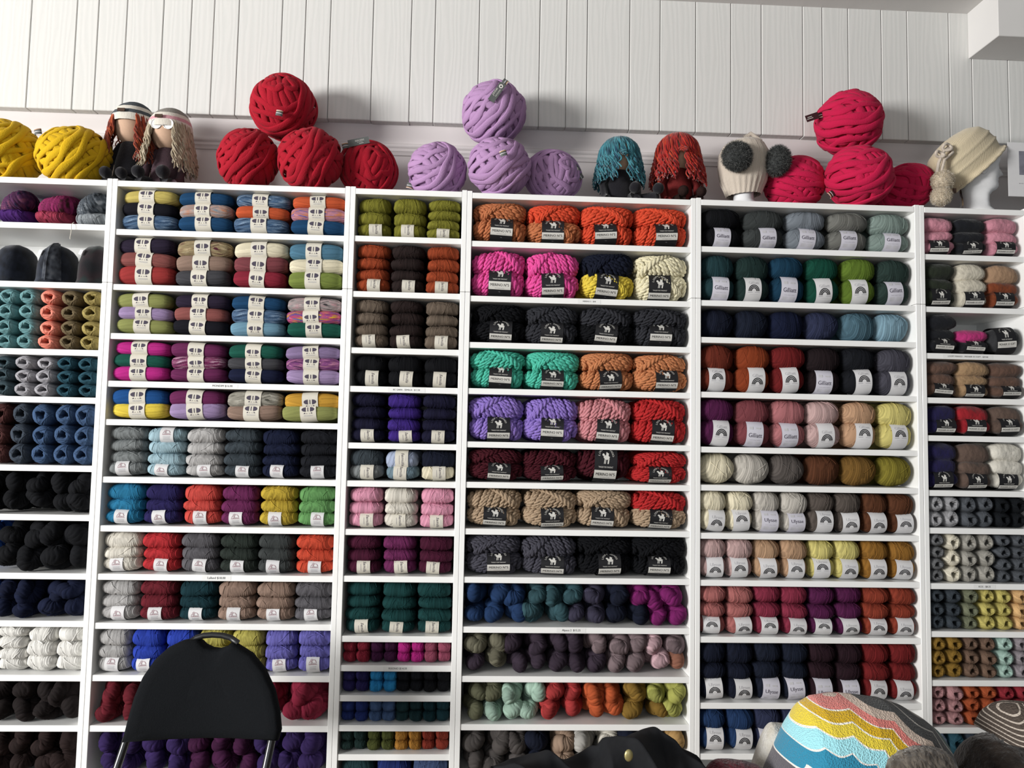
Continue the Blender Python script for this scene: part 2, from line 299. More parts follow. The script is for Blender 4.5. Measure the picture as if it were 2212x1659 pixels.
def giant(seed):
    rng = np.random.RandomState(seed); b = MB(); b.ball((0, 0, 0), .455, nu=14, nv=20)
    def ring(ax, d, r, w, t, n=44):
        ax = ax / np.linalg.norm(ax); e = np.array([0, 0, 1.0]) if abs(ax[2]) < .9 else np.array([1.0, 0, 0]); u = np.cross(ax, e); u /= np.linalg.norm(u); v = np.cross(ax, u)
        a = np.linspace(0, 2 * PI, n, endpoint=False); dd = d + .018 * np.sin(3 * a + rng.uniform(0, 6)) + .012 * np.sin(5 * a + rng.uniform(0, 6)); rho = np.sqrt(np.maximum(r * r - dd * dd, 1e-4))
        P = ax * dd[:, None] + rho[:, None] * (u * np.cos(a)[:, None] + v * np.sin(a)[:, None]); nn = P / np.linalg.norm(P, axis=1, keepdims=True)
        ww = w * (1 + .18 * np.sin(4 * a + rng.uniform(0, 6)) + .1 * np.sin(9 * a + rng.uniform(0, 6)))
        k0 = len(b.a); b.tube(P, ww, 9, closed=True, up=nn, flat=t / w); b.a[k0] = np.full(44 * 9, rng.uniform(.2, .9))
    A = np.array([.75, .25, .55]) + rng.normal(size=3) * .12; Bx = np.array([.62, -.1, -.72]) + rng.normal(size=3) * .10; Cx = Bx + np.array([.35, .5, .2]) + rng.normal(size=3) * .1
    for d in np.arange(-.40, .41, .095): ring(A, d + rng.uniform(-.008, .008), .470, .056, .026)
    for d in np.arange(-.43, .44, .145): ring(Bx, d + rng.uniform(-.02, .02), .486, .050, .020)
    for d in (-.17, -.07, .20): ring(Cx, d + rng.uniform(-.02, .02), .500, .052, .020)
    return b
# ------------------------------------------------------------------ lettering on paper bands
_T = {}
def text2d(body, width=None, size=None, shear=0.0, bold=0.0):
    k = (body, shear, bold)
    if k not in _T:
        c = bpy.data.curves.new('lettering', 'FONT'); c.body = body; c.resolution_u = 2; c.shear = shear; c.offset = bold; c.align_x = 'CENTER'; c.align_y = 'CENTER'
        o = bpy.data.objects.new('lettering', c); COL.objects.link(o); dg = bpy.context.evaluated_depsgraph_get(); me = bpy.data.meshes.new_from_object(o.evaluated_get(dg))
        v = np.array([q.co[:2] for q in me.vertices]); f = [tuple(p.vertices) for p in me.polygons]
        bpy.data.objects.remove(o); bpy.data.curves.remove(c); bpy.data.meshes.remove(me); lo, hi = v.min(0), v.max(0); _T[k] = ((v - (lo + hi) / 2), f, hi - lo)
    v, f, d = _T[k]; sc = width / d[0] if width else size / d[1]
    return v * sc, f
def rect2d(x0, x1, y0, y1, nx=1, ny=3):
    v = [(x0 + (x1 - x0) * i / nx, y0 + (y1 - y0) * j / ny) for i in range(nx + 1) for j in range(ny + 1)]
    return np.array(v), [(i * (ny + 1) + j, (i + 1) * (ny + 1) + j, (i + 1) * (ny + 1) + j + 1, i * (ny + 1) + j + 1) for i in range(nx) for j in range(ny)]
def arc2d(cx, cy, r, w, a0=0.0, a1=PI, n=14):
    a = np.linspace(a0, a1, n); v = np.concatenate([np.stack([cx + (r - w / 2) * np.cos(a), cy + (r - w / 2) * np.sin(a)], 1), np.stack([cx + (r + w / 2) * np.cos(a), cy + (r + w / 2) * np.sin(a)], 1)])
    return v, [(i, n + i, n + i + 1, i + 1) for i in range(n - 1)]
def poly2d(pts): return np.array(pts, float), [tuple(range(len(pts)))]
def ell2d(cx, cy, rx, ry, side=0, n=10):
    t = np.linspace(-PI / 2, PI / 2, n); y = cy + ry * np.sin(t); w = rx * np.cos(t); x0 = cx - (w if side <= 0 else 0 * w); x1 = cx + (w if side >= 0 else 0 * w)
    return np.concatenate([np.stack([x0, y], 1), np.stack([x1, y], 1)]), [(i, n + i, n + i + 1, i + 1) for i in range(n - 1)]
def sheep2d(cx, cy, s):
    P = []
    P.append(ell2d(cx + .06 * s, cy, .30 * s, .17 * s)); P.append(ell2d(cx - .30 * s, cy + .20 * s, .12 * s, .10 * s)); P.append(poly2d([(cx - .28 * s, cy - .05 * s), (cx - .1 * s, cy - .08 * s), (cx - .14 * s, cy + .2 * s), (cx - .3 * s, cy + .26 * s)]))
    for x0, x1 in ((-.18, -.24), (-.06, -.10), (.20, .16), (.30, .22)): P.append(poly2d([(cx + x0 * s, cy - .08 * s), (cx + (x0 + .07) * s, cy - .08 * s), (cx + (x1 + .07) * s, cy - .46 * s), (cx + x1 * s, cy - .46 * s)]))
    P.append(poly2d([(cx - .02 * s, cy + .16 * s), (cx + .04 * s, cy + .44 * s), (cx + .30 * s, cy + .30 * s), (cx + .24 * s, cy + .12 * s)])); P.append(poly2d([(cx + .32 * s, cy + .02 * s), (cx + .42 * s, cy + .08 * s), (cx + .34 * s, cy - .06 * s)]))
    return P
def arctext(body, cx, cy, r, size, span):
    out = []; n = len(body)
    for i, ch in enumerate(body):
        if ch == ' ': continue
        a = PI / 2 + span / 2 - span * i / (n - 1); v, f = text2d(ch, size=size); c, s = math.cos(a - PI / 2), math.sin(a - PI / 2)
        out.append((np.stack([v[:, 0] * c - v[:, 1] * s + cx + r * math.cos(a), v[:, 0] * s + v[:, 1] * c + cy + r * math.sin(a)], 1), f))
    return out
def sh(vf, dx=0, dy=0, rot=0.0):
    v, f = vf; c, s = math.cos(rot), math.sin(rot); return np.stack([v[:, 0] * c - v[:, 1] * s + dx, v[:, 0] * s + v[:, 1] * c + dy], 1), f
def band_art(kind):
    """(width, paper, [(material, shape)]) of each kind of band; s to the right, t up, metres"""
    A = []
    if kind == 'A':
        w = .049
        for sg in (-1, 1): A.append(('plum_ink', ell2d(sg * .0065, .003, .0128, .0072, sg)))
        A.append(('plum_ink', rect2d(-.0012, .0012, -.0035, .0095)))
        for x, d in ((-.011, 1), (-.0042, .5), (.0042, .5), (.011, 1)): A.append(('plum_ink', poly2d([(x - .003 * d, -.0105), (x + .003 * d, -.0105), (x + .001 * (1 if x < 0 else -1), -.0105 + .004 * d)])))
        A.append(('pale_ink', sh(text2d('MONDIM', .026), 0, -.0165))); return w, 'cream_paper', A
    if kind == 'B':
        w = .043
        A.append(('pink_ink', arc2d(.003, .004, .0075, .0018, 0, PI))); A.append(('pink_ink', arc2d(-.006, .004, .004, .0016, 0, PI))); A.append(('pink_ink', sh(text2d('Lalland', .026, shear=.3), 0, .002)))
        A.append(('pink_ink', sh(text2d('de', .009, shear=.4), -.004, .0125))); A.append(('pink_ink', rect2d(-.013, .014, -.0025, -.0010)))
        for k in range(5): A.append(('grey_ink', rect2d(-.012 + .002 * (k % 2), .012 - .001 * (k % 3), -.0062 - .0026 * k, -.0070 - .0026 * k, 1, 1)))
        return w, 'white_paper', A
    if kind == 'C':
        w = .044
        A.append(('plum_ink', sh(text2d('Semilla', .033, shear=.25), .004, -.001, -PI / 2)))
        A.append(('grey_ink', rect2d(-.0085, -.0075, -.012, .008))); A.append(('pale_ink', rect2d(.014, .0148, -.005, .009))); return w, 'cream_paper', A
    if kind == 'D':
        w = .077
        A += [('white_ink', q) for q in arctext('LOOPY MANGO', 0, .017, .0245, .0062, 2.7)]; A += [('white_ink', q) for q in sheep2d(0, .017, .031)]
        A.append(('white_ink', sh(text2d('"MADE FOR MAKING"', .05), 0, -.0045))); A.append(('white_ink', rect2d(-w / 2 + .0005, w / 2 - .0005, -.037, -.012, 2, 6)))
        A.append(('ink', sh(text2d('MERINO Nº5', .064), 0, -.0222))); A.append(('grey_ink', sh(text2d('100% MERINO WOOL', .033), 0, -.0325)))
        A.append(('grey_ink', sh(text2d('150g', .006), 0, -.0455))); return w, 'black_paper', A
    if kind == 'F':
        w = .068
        A += [('white_ink', q) for q in arctext('LOOPY MANGO', 0, .012, .019, .0042, 2.7)]; A += [('white_ink', q) for q in sheep2d(0, .011, .023)]
        A.append(('white_ink', sh(text2d('"MADE FOR MAKING"', .038), 0, -.0035))); A.append(('white_ink', rect2d(-w / 2 + .001, w / 2 - .001, -.022, -.008, 2, 6)))
        A.append(('ink', sh(text2d('MOHAIR SO SOFT', .057), 0, -.0138))); A.append(('grey_ink', rect2d(-.022, .024, -.0194, -.0188, 1, 1))); return w, 'black_paper', A
    if kind in 'GU':
        w = .058
        A.append(('pale_ink', rect2d(-.021, -.008, .0205, .0285))); A.append(('pale_ink', rect2d(.002, .018, .022, .0265)))
        A.append(('plum_ink', sh(text2d('Gilliatt' if kind == 'G' else 'Ulysse', .046 if kind == 'G' else .042), 0, .004))); A.append(('grey_ink', sh(text2d('— — —', .036), 0, -.0105)))
        for k in range(6): A.append(('pale_ink', rect2d(-.022, .021 - .003 * (k % 2), -.0165 - .0024 * k, -.0178 - .0024 * k, 1, 1)))
        return w, 'lav_paper', A
    w = .057   # rainbow
    for r in (.0095, .0138, .0181): A.append(('ink', arc2d(0, -.011, r, .0027)))
    A.append(('pale_ink', sh(text2d('Gilliatt' if kind == 'R' else 'Ulysse', .036), 0, .0145))); A.append(('grey_ink', rect2d(-.021, .021, -.0155, -.0143, 1, 1))); A.append(('pale_ink', rect2d(-.013, .013, -.0215, -.0207, 1, 1)))
    return w, 'white_paper', A
def band_mesh(kind, D, Hh, pc, roll, bulge=.0, gap=.0016):
    w, paper, A = band_art(kind); al = np.linspace(-PI, PI, 721); e = 2 / pc
    b_, c_ = D / 2 + gap, Hh / 2 + gap; cy = -b_ * sp(np.cos(al), e); cz = c_ * sp(np.sin(al), e)
    arc = np.concatenate([[0], np.cumsum(np.hypot(np.diff(cy), np.diff(cz)))]); arc -= arc[360]; tot = arc[-1]
    ny = -sp(np.cos(al), 2 - e) / b_; nz = sp(np.sin(al), 2 - e) / c_; k = np.hypot(ny, nz) + 1e-9; ny /= k; nz /= k
    def pos(s, t, off):
        t = np.clip(t, arc[0], arc[-1]); y = np.interp(t, arc, cy); z = np.interp(t, arc, cz); a, b2 = np.interp(t, arc, ny), np.interp(t, arc, nz)
        o = off - bulge * (s / (w / 2)) ** 2; return np.stack([s + 0 * t, y + a * o, z + b2 * o], -1)
    mats = [paper]; mb = MB(); T = np.linspace(arc[0], arc[-1], 72, endpoint=False); S = np.linspace(-w / 2, w / 2, 5)
    SS, TT = np.meshgrid(S, T, indexing='ij'); mb.grid(pos(SS.ravel(), TT.ravel(), 0).reshape(5, 72, 3), 0, wv=True); mb.grid(pos(SS.ravel(), TT.ravel(), -.0006).reshape(5, 72, 3)[::-1], 0, wv=True)
    lay = 0
    for mt, (v, f) in A:
        if mt not in mats: mats.append(mt)
        lay += 1; off = .0007 + (.0004 if mt in ('ink', 'grey_ink') and kind in 'DF' else 0)
        mb.add(pos(v[:, 0], v[:, 1] + roll, off), f, mats.index(mt))
    return mb.mesh('paper_band', [M[q] for q in mats])
# ------------------------------------------------------------------ yarn kinds: nominal size, meshes, bands
_VC = {}
def settle(o, x0, x1, zb, zt, zmax=None):
    """rest a ball inside its shelf: nothing through the boards or the sides"""
    me = o.data
    if me.name not in _VC: v = np.empty(len(me.vertices) * 3, np.float32); me.vertices.foreach_get('co', v); _VC[me.name] = v.reshape(-1, 3)[::3]
    for _ in range(5):
        R = np.array(o.rotation_euler.to_matrix()) @ np.diag(o.scale[:]); L = np.array(o.location) + (np.array(o.parent.location) if o.parent else 0)
        if o.parent: R = np.array(o.parent.rotation_euler.to_matrix()) @ R
        P = _VC[me.name] @ R.T + L; lo, hi = P.min(0) - .0006, P.max(0) + .0006; k = 1.0
        if o.name[:5] != 'paper' and hi[2] - lo[2] > zt - zb: k = min(k, .996 * (zt - zb) / (hi[2] - lo[2]))
        if k < 1: f = o.scale; o.scale = (f[0], f[1], f[2] * k) if abs(o.rotation_euler[1]) < .2 else (f[0] * k, f[1], f[2] * k); continue
        d = np.zeros(3)
        if lo[2] < zb: d[2] = zb - lo[2]
        elif hi[2] > zt: d[2] = zt - hi[2]
        if lo[0] < x0: d[0] = x0 - lo[0]
        elif hi[0] > x1: d[0] = x1 - hi[0]
        if hi[1] > .250: d[1] = .250 - hi[1]
        (o.parent or o).location = [a + b for a, b in zip((o.parent or o).location, d)]; break
KIND = {  # name, category, phrase, L, D, H, material
    'A': ('oval_yarn_ball', 'yarn ball', 'oval ball', .170, .085, .052, 'smooth'), 'B': ('wool_skein', 'skein', 'plump skein', .125, .09, .046, 'fine'),
    'C': ('yarn_skein', 'skein', 'skein', .120, .09, .042, 'fine'), 'D': ('chunky_yarn_skein', 'skein', 'chunky skein', .182, .12, .078, 'chunky'),
    'E': ('yarn_ball', 'yarn ball', 'round ball', .128, .095, .072, 'fine'), 'e': ('yarn_ball', 'yarn ball', 'round ball', .094, .09, .068, 'fine'), 'L': ('yarn_ball', 'yarn ball', 'large round ball', .130, .11, .105, 'fine'),
    'F': ('mohair_skein', 'skein', 'fluffy skein', .118, .09, .050, 'mohair'), 'G': ('centre_pull_ball', 'yarn ball', 'centre pull ball', .070, .15, .070, 'fine'),
    'H': ('twisted_hank', 'hank', 'twisted hank', .079, .24, .079, 'fine'), 'I': ('small_yarn_ball', 'yarn ball', 'small ball', .047, .08, .038, 'fine'),
    'T': ('tweed_hank', 'hank', 'folded hank', .120, .20, .09, 'fine'), 'S': ('silky_skein', 'skein', 'glossy skein', .098, .09, .042, 'fine')}
PCX = {'A': 2.7, 'B': 2.4, 'C': 2.4, 'D': 2.3, 'E': 2.25, 'e': 2.25, 'L': 2.1, 'F': 2.4, 'I': 2.4, 'S': 2.2}
GAP = {'A': .0034, 'B': .0042, 'C': .0032, 'D': .0062, 'F': .0052, 'E': .0036}
VAR = {k: [] for k in KIND}
for i in range(3):
    VAR['A'].append(wound(.170, .085, .052, 40, .20, .0008, 11 + i, pe=3.6, pc=2.7, nv=70, nt=160, cross=.25, loose=0, lumpy=.02, along=True))
    VAR['B'].append(wound(.125, .09, .046, 30, .17, .0016, 21 + i, pe=3.0, pc=2.4, nv=150, nt=48, cross=.6, loose=3, lumpy=.04))
    VAR['C'].append(wound(.120, .09, .042, 32, .12, .0012, 31 + i, pe=3.1, pc=2.4, nv=150, nt=44, cross=.75, loose=4, lumpy=.03))
    VAR['D'].append(rope_skein(.182, .116, .075, 16, 41 + i, .9 + .5 * i))
    VAR['E'].append(wound(.128, .095, .072, 30, .20, .0015, 51 + i, pe=2.5, pc=2.25, nv=150, nt=56, cross=.7, loose=2, lumpy=.02, fan=.4))
    VAR['e'].append(wound(.094, .09, .068, 23, .22, .0014, 61 + i, pe=2.7, pc=2.25, nv=120, nt=56, cross=.7, loose=3, lumpy=.02, fan=.35))
    VAR['L'].append(wound(.130, .11, .105, 30, .24, .0016, 71 + i, pe=2.4, pc=2.1, nv=160, nt=60, cross=.7, loose=3, lumpy=.02, fan=.45))
    VAR['F'].append(wound(.118, .09, .050, 12, .15, .0009, 81 + i, pe=3.0, pc=2.4, nv=60, nt=40, cross=.7, loose=0, lumpy=.06, fuzz=900, fl=.0042))
    VAR['I'].append(wound(.047, .08, .038, 14, .30, .0011, 91 + i, pe=3.0, pc=2.4, nv=70, nt=44, cross=.3, loose=7, lumpy=.04))
    VAR['S'].append(wound(.098, .09, .042, 18, .14, .0018, 101 + i, pe=2.8, pc=2.2, nv=110, nt=44, cross=.7, loose=2, lumpy=.08))
for i in range(4): VAR['G'].append(pull_ball(111 + i)); VAR['H'].append(hank(121 + i, turns=.7 + .25 * i))
for i in range(2): VAR['T'].append(hank(131 + i, Lh=.13, R=.029, rt=.033, turns=.3))
VM = {k: [b.mesh('wound_yarn', M[KIND[k][6]]) for b in v] for k, v in VAR.items()}
BANDS = {}
for k, rolls in (('A', (.002, -.005, .007)), ('B', (0, -.006, .004)), ('C', (0, -.004, .003)), ('D', (0, .010, -.012, -.004)), ('F', (-.001, .005, -.006))):
    BANDS[k] = [band_mesh(k, KIND[k][4], KIND[k][5], PCX[k], r, .0004, GAP[k]) for r in rolls]
for k in 'GURr': BANDS[k] = [band_mesh(k, KIND['E'][4], KIND['E'][5], PCX['E'], r, .0016, GAP['E']) for r in ((-.006, -.001, -.010) if k in 'GU' else (.001, -.006, .008))]
MOT = {'den': ('denim mottled', ['#1d2f4a', '#4b6788', '#8aa0b8']), 'pas': ('grey and peach', ['#8c98a3', '#b9a49c', '#cf8f70']), 'peb': ('blue and peach', ['#3d4f94', '#c78ba0', '#dc8d62']), 'tmr': ('tan and maroon', ['#5d2c38', '#a5946f', '#cbb994']),
       'gpk': ('grey and pink', ['#4d484b', '#b5adab', '#d2a5ab']), 'rbw': ('rainbow striped', ['#2e6ba8', '#7d4f92', '#d4517a', '#dfae3e']), 'plk': ('plum speckled', ['#43183a', '#84305f', '#d4b3c6']), 'pum': ('purple mottled', ['#33263f', '#8a4b88', '#c888a8']),
       'gym': ('grey marbled', ['#5f5d55', '#a5a195', '#ccc8bc']), 'tw1': ('mauve tweed', ['#241f3a', '#5a3358', '#7e4a63']), 'tw2': ('magenta and brown', ['#3c2721', '#8e2c60', '#a93f70']), 'tw3': ('dark grey tweed', ['#1c2026', '#4f565e', '#8b9096']), 'tw4': ('raspberry tweed', ['#843048', '#b5445c', '#8e3b50']), 'tw5': ('light grey tweed', ['#6f747a', '#9aa0a5', '#b4b9bd'])}
MOTMAT = {k: yarn_mat(k + '_mottled_wool', 300, .5, .001, 0, c, mscale=(60 if k in ('tw1', 'tw2', 'tw3', 'tw4', 'tw5') else 26)) for k, (n, c) in MOT.items()}
_MM = {}
def vmesh(k, i, code):
    if code in MOT:
        key = (k, i, code)
        if key not in _MM:
            me = VM[k][i].copy(); me.materials.clear(); me.materials.append(MOTMAT[code]); _MM[key] = me
        return _MM[key]
    return VM[k][i]
PAL = dict(hrd=('soft red', '#b03434'), hor=('burnt orange', '#c05523'), ylw=('yellow', '#cdb95a'), pyl=('pale yellow', '#d8cb72'), lyl=('butter yellow', '#d3bf62'), byl=('bright yellow', '#ecd02a'), nvb=('black navy', '#16161f'), pet=('petrol blue', '#15466f'), org=('orange', '#cf5422'), aub=('dark aubergine', '#2b2236'), rbr=('rose brown', '#8f4f4b'), red=('red', '#b8222a'), brd=('brick red', '#a2302f'),
    tau=('taupe', '#93796a'), chc=('charcoal', '#46464b'), crm=('cream', '#e9dfc0'), rsw=('rosewood', '#824047'), crs=('crimson', '#8f1f35'), sky=('slate blue', '#4c7c96'), olv=('olive green', '#7b8c3a'), lol=('light olive', '#8f9450'), lil=('lilac', '#a48bb8'), lbl=('light blue', '#6b98b0'), dgr=('dark green', '#12594a'), mag=('magenta', '#c4168a'), plm=('plum', '#6d2456'),
    nvy=('navy', '#171d3a'), mau=('mauve', '#8f79a4'), blu=('blue', '#125092'), mus=('mustard', '#cf9a1c'), gry=('grey', '#7f8485'), pbl=('pale blue', '#9dbcc8'), lgr=('light grey', '#b4b2b1'), slt=('dark slate', '#3b444b'), dnv=('dark navy', '#151c36'), nbk=('near black', '#1a1c22'), teb=('teal blue', '#1879a4'), ind=('indigo', '#282257'), cor=('coral red', '#cc4238'),
    mgo=('mustard gold', '#bfa21c'), grn=('leaf green', '#629a56'), wht=('off white', '#ded8cb'), dgg=('dark grey green', '#2c342f'), dgy=('dark grey', '#3d4141'), orr=('orange red', '#cc4222'), bur=('burgundy', '#6a1a27'), dte=('dark teal', '#12343c'), chg=('charcoal grey', '#5d5b60'), cob=('cobalt blue', '#2440ae'), oly=('olive yellow', '#b8ae4c'), per=('periwinkle', '#6b66b8'),
    ras=('raspberry', '#93223f'), prp=('purple', '#38265c'), dpl=('dark plum', '#43183d'), lim=('olive lime', '#7d7a1c'), rst=('rust', '#9c3e17'), dbr=('dark brown', '#2a1f1e'), tbr=('taupe brown', '#6b5d50'), blk=('black', '#101115'), vio=('violet', '#3d2480'), dvi=('dark violet navy', '#181730'), ppb=('pale periwinkle', '#a9b6d2'), sbl=('grey blue', '#6f8794'), pnk=('pink', '#e69ab5'), wne=('wine', '#4b142f'),
    grt=('dark green teal', '#123f3f'), ros=('dusty rose', '#9c4862'), tur=('turquoise blue', '#148fd0'), roy=('royal navy', '#20306e'), dnm=('denim blue', '#45618e'), amb=('amber', '#b27a22'), brk=('brick', '#8a3020'), olg=('dark olive', '#4f5526'), stb=('steel blue', '#44577f'), cop=('copper', '#c77444'), ora=('bright orange', '#e4471c'), hpk=('hot pink', '#f24aa4'), nav=('navy blue', '#161b2c'),
    mer=('cream', '#efe6c0'), chk=('charcoal', '#33343a'), trq=('turquoise', '#46c7ac'), apr=('apricot', '#cf824f'), lav=('lavender', '#9478d0'), rpk=('rose pink', '#d98c93'), scr=('scarlet', '#c21d20'), mrn=('maroon', '#4a1420'), snd=('sand', '#b59b7e'), cvi=('violet charcoal', '#4a4954'), bnv=('blue navy', '#1f3a63'), tgr=('teal grey', '#33545c'), vgr=('violet grey', '#3f3c50'), mpl=('magenta plum', '#7d1a66'),
    gol=('grey olive', '#6d6a58'), dau=('dark aubergine', '#3a2f3c'), mgr=('mauve grey', '#7c6a6e'), ppk=('pale pink', '#c9a4ac'), cpk=('copper pink', '#96634f'), ogr=('olive grey', '#676850'), mnt=('sage mint', '#a6c5b3'), sag=('sage grey', '#879a93'), och=('ochre brown', '#8a6a22'), lmy=('lime yellow', '#a8a94e'), cgr=('warm charcoal', '#544f4d'), tan=('tan', '#9f8570'), off=('silver white', '#b9b6b0'), gld=('golden beige', '#b28c52'),
    stg=('steel grey', '#7d858e'), mgy=('mid grey', '#74746f'), dtg=('deep teal', '#1f3d42'), dfo=('dark forest', '#1f3432'), ptr=('petrol', '#123a52'), eme=('emerald', '#0a4a3a'), ogn=('moss green', '#5f7a1f'), dkf=('forest grey', '#2c3f3a'), ink=('ink navy', '#191f2f'), ing=('indigo grey', '#2f3551'), slte=('slate teal', '#4e7080'), pab=('pale sky blue', '#7fa3b5'), brb=('brick brown', '#6e2a1a'), ror=('rust orange', '#8f3a14'),
    crd=('deep red', '#741a1c'), bbr=('black brown', '#241a1d'), dpk=('dusty pink', '#b56e72'), pap=('pale rose', '#c5a3a0'), pch=('peach beige', '#c79c78'), brn=('brown', '#5d3620'), bro=('bronze', '#7c5a22'), gog=('olive gold', '#857a1f'), pgr=('pale grey', '#c3bdb3'), tgy=('taupe grey', '#5f5854'), dta=('dark taupe', '#5c534d'), bei=('beige', '#ba9472'), ocr=('ochre', '#94651c'), dro=('dusty rose', '#ad6562'), rsp=('raspberry red', '#8b2a43'), plb=('plum purple', '#561a48'), brr=('brick rust', '#8f3722'),
    dwb=('wine black', '#2a1820'), mpk=('soft pink', '#d88ea0'), mbk=('soft black', '#1d1f25'), dgn=('dark moss', '#2a3125'), mcr=('cream', '#dcd4c0'), mtn=('tan', '#a98768'), mrs=('rust', '#86401f'), mhp=('hot pink', '#c92a7e'), mch=('charcoal', '#3c3d40'), mbr=('brown', '#6a4f42'), mta=('camel', '#a98862'), mpn=('purple navy', '#231f4c'), mrd=('red', '#a31523'), mbg=('brown grey', '#665349'), mwh=('white', '#e4dfd2'), lgy=('light grey', '#97979a'), dsg=('dark grey', '#4d5157'), sbk=('black', '#14171b'),
    ggy=('grey', '#67686a'), gcr=('cream', '#d3ccb8'), gli=('light grey', '#96938b'), dsl=('dark slate', '#363d44'), gyo=('grey olive', '#6b6f58'), yol=('yellow olive', '#b3a755'), pea=('peach', '#cda36a'), brz=('bronze', '#80611d'), btp=('brown taupe', '#6b5445'), min=('mint', '#9bb8ad'), lgl=('lilac grey', '#8e868b'), dpn=('dusty pink', '#a5787a'), rus=('rust', '#a24a22'), dre=('dark red', '#8c2430'), tel=('teal', '#6a999d'), crl=('coral', '#e88570'), obr=('olive brown', '#6f6045'), ogo=('olive gold', '#9b8a4c'),
    tegr=('teal slate', '#3f5159'), lgb=('pale grey', '#a2a0a6'), dtl=('deep teal', '#28505f'), mar=('maroon brown', '#4b2a29'), gna=('grey navy', '#3b4450'), bln=('denim navy', '#3c5578'), ppl=('bright purple', '#4d2372'), pwh=('white', '#eceae4'), psb=('powder blue', '#93a5c4'), jbk=('jet black', '#15161a'), cbn=('coffee black', '#221c1c'), cbr=('dark coffee', '#2b1f1e'), brp=('bright blue', '#1d4fa0'))
def wool(code):
    c = lin(PAL[code][1]); y = .3 * c[0] + .55 * c[1] + .15 * c[2]; return tuple((y + (q - y) * .90) * .80 for q in c[:3]) + (1.0,)
ORD = ['zeroth', 'first', 'second', 'third', 'fourth', 'fifth', 'sixth', 'seventh', 'eighth', 'ninth', 'tenth', 'eleventh', 'twelfth', 'thirteenth', 'fourteenth', 'fifteenth', 'sixteenth', 'seventeenth']
CASE = ['', 'leftmost bookcase', 'second bookcase', 'third bookcase', 'fourth bookcase', 'fifth bookcase', 'rightmost bookcase']
# ------------------------------------------------------------------ bookcases
STD = [2.368, 2.202, 2.014, 1.848, 1.688, 1.560, 1.370, 1.210, 1.053, .895, .728, .568, .40, .24, .09]
LEV = {1: [2.368, 2.215, 2.015, 1.789, 1.630, 1.404, 1.243, 1.053, .900, .727, .568, .40, .24, .09], 2: STD,
       3: [2.368, 2.204, 2.012, 1.819, 1.688, 1.497, 1.370, 1.209, 1.055, .859, .764, .667, .571, .478, .34, .2, .09],
       4: [2.366, 2.198, 2.007, 1.847, 1.689, 1.508, 1.372, 1.216, 1.056, .892, .731, .575, .40, .24, .09], 5: [2.368, 2.203, 2.013, 1.884, 1.694, 1.505, 1.375, 1.212, 1.054, .865, .647, .481, .30, .09],
       6: [2.367, 2.199, 2.012, 1.847, 1.691, 1.559, 1.369, 1.240, 1.051, .889, .725, .568, .40, .24, .09]}
XC = {1: (-.8, 0), 2: (0, .8), 3: (.8, 1.2), 4: (1.2, 2.0), 5: (2.0, 2.8), 6: (2.8, 3.2)}
TH_, SIDE, DEP = .020, .018, .28
PRICE = {(2, 4): ('MONDIM $16.00', 480, .066), (3, 4): ('BC GARN - SEMILLA - $11.50', 878, .090), (2, 8): ('Lalland $18.00', 467, .058), (3, 10): ('RISONO $14.50', 859, .060), (4, 2): ('MERINO 5 - $38', 1273, .044), (4, 9): ('Alpaca 2  $15.25', 1234, .062), (6, 3): ('LOOPY MANGO - MOHAIR SO SOFT - $39.00', 2092, .145), (6, 8): ('KOS - $8.25', 2128, .042)}
WIDE = {1: 'wide', 2: 'wide', 3: 'narrow', 4: 'wide', 5: 'wide', 6: 'narrow'}
DESC = {1: 'first from the left, partly out of view', 2: 'holding oval banded balls, second from the left', 3: 'between two wide ones, third from the left', 4: 'filled with chunky skeins, fourth from the left', 5: 'filled with round balls, fifth from the left', 6: 'filled with fluffy mohair, last on the right'}
for c, (x0, x1) in XC.items():
    bc = empty('bookcase', ((x0 + x1) / 2, .14, 0)); tag(bc, f'{WIDE[c]} white bookcase {DESC[c]}', 'bookcase', 'white bookcases along the wall')
    ox, oy = (x0 + x1) / 2, .14; seam = 2.018
    for xs, nm in ((x0, 'left'), (x1 - SIDE, 'right')):
        for z0, z1 in ((0, seam), (seam + .0012, LEV[c][0] + .006)):
            split_sharp(MB().box(xs + .0004 - ox, xs + SIDE - .0004 - ox, 0 - oy, DEP - oy, z0, z1, bv=.0012).build('side_panel', M['shelf'], bc))
    split_sharp(MB().box(x0 + SIDE - ox, x1 - SIDE - ox, DEP - .006 - oy, DEP - oy, 0, LEV[c][0]).build('back_panel', M['shelf'], bc))
    split_sharp(MB().box(x0 + SIDE - ox, x1 - SIDE - ox, .02 - oy, .035 - oy, 0, .07).build('plinth', M['shelf'], bc))
    for i, z in enumerate(LEV[c]):
        s = split_sharp(MB().box(x0 + SIDE - ox, x1 - SIDE - ox, (.0 if i == 0 else .003) - oy, DEP - .006 - oy, z - TH_, z, bv=.0010).build('top_panel' if i == 0 else 'shelf', M['shelf'], bc))
        if (c, i) in PRICE:
            body, px, wd = PRICE[(c, i)]; zc = z - TH_ / 2; X = at(px, 800, 0)[0]
            for yy in (zc,): X = at(px, [p for p in range(300, 1659, 2) if at(px, p, 0)[2] < zc][0], 0)[0]
            pb = MB(); v, f = rect2d(-wd / 2 - .018, wd / 2 + .018, -.0075, .0075, 1, 1); pb.add(np.stack([v[:, 0] + X - ox, 0 * v[:, 0] + .0026 - oy, v[:, 1] + zc], -1), f, 0)
            v, f = text2d(body, wd); pb.add(np.stack([v[:, 0] + X - ox, 0 * v[:, 0] + .0022 - oy, v[:, 1] + zc], -1), f, 1)
            lb = pb.build('price_label', [M['label_paper'], M['ink']], s, smooth=False); lb['label'] = 'printed price strip on the shelf edge'
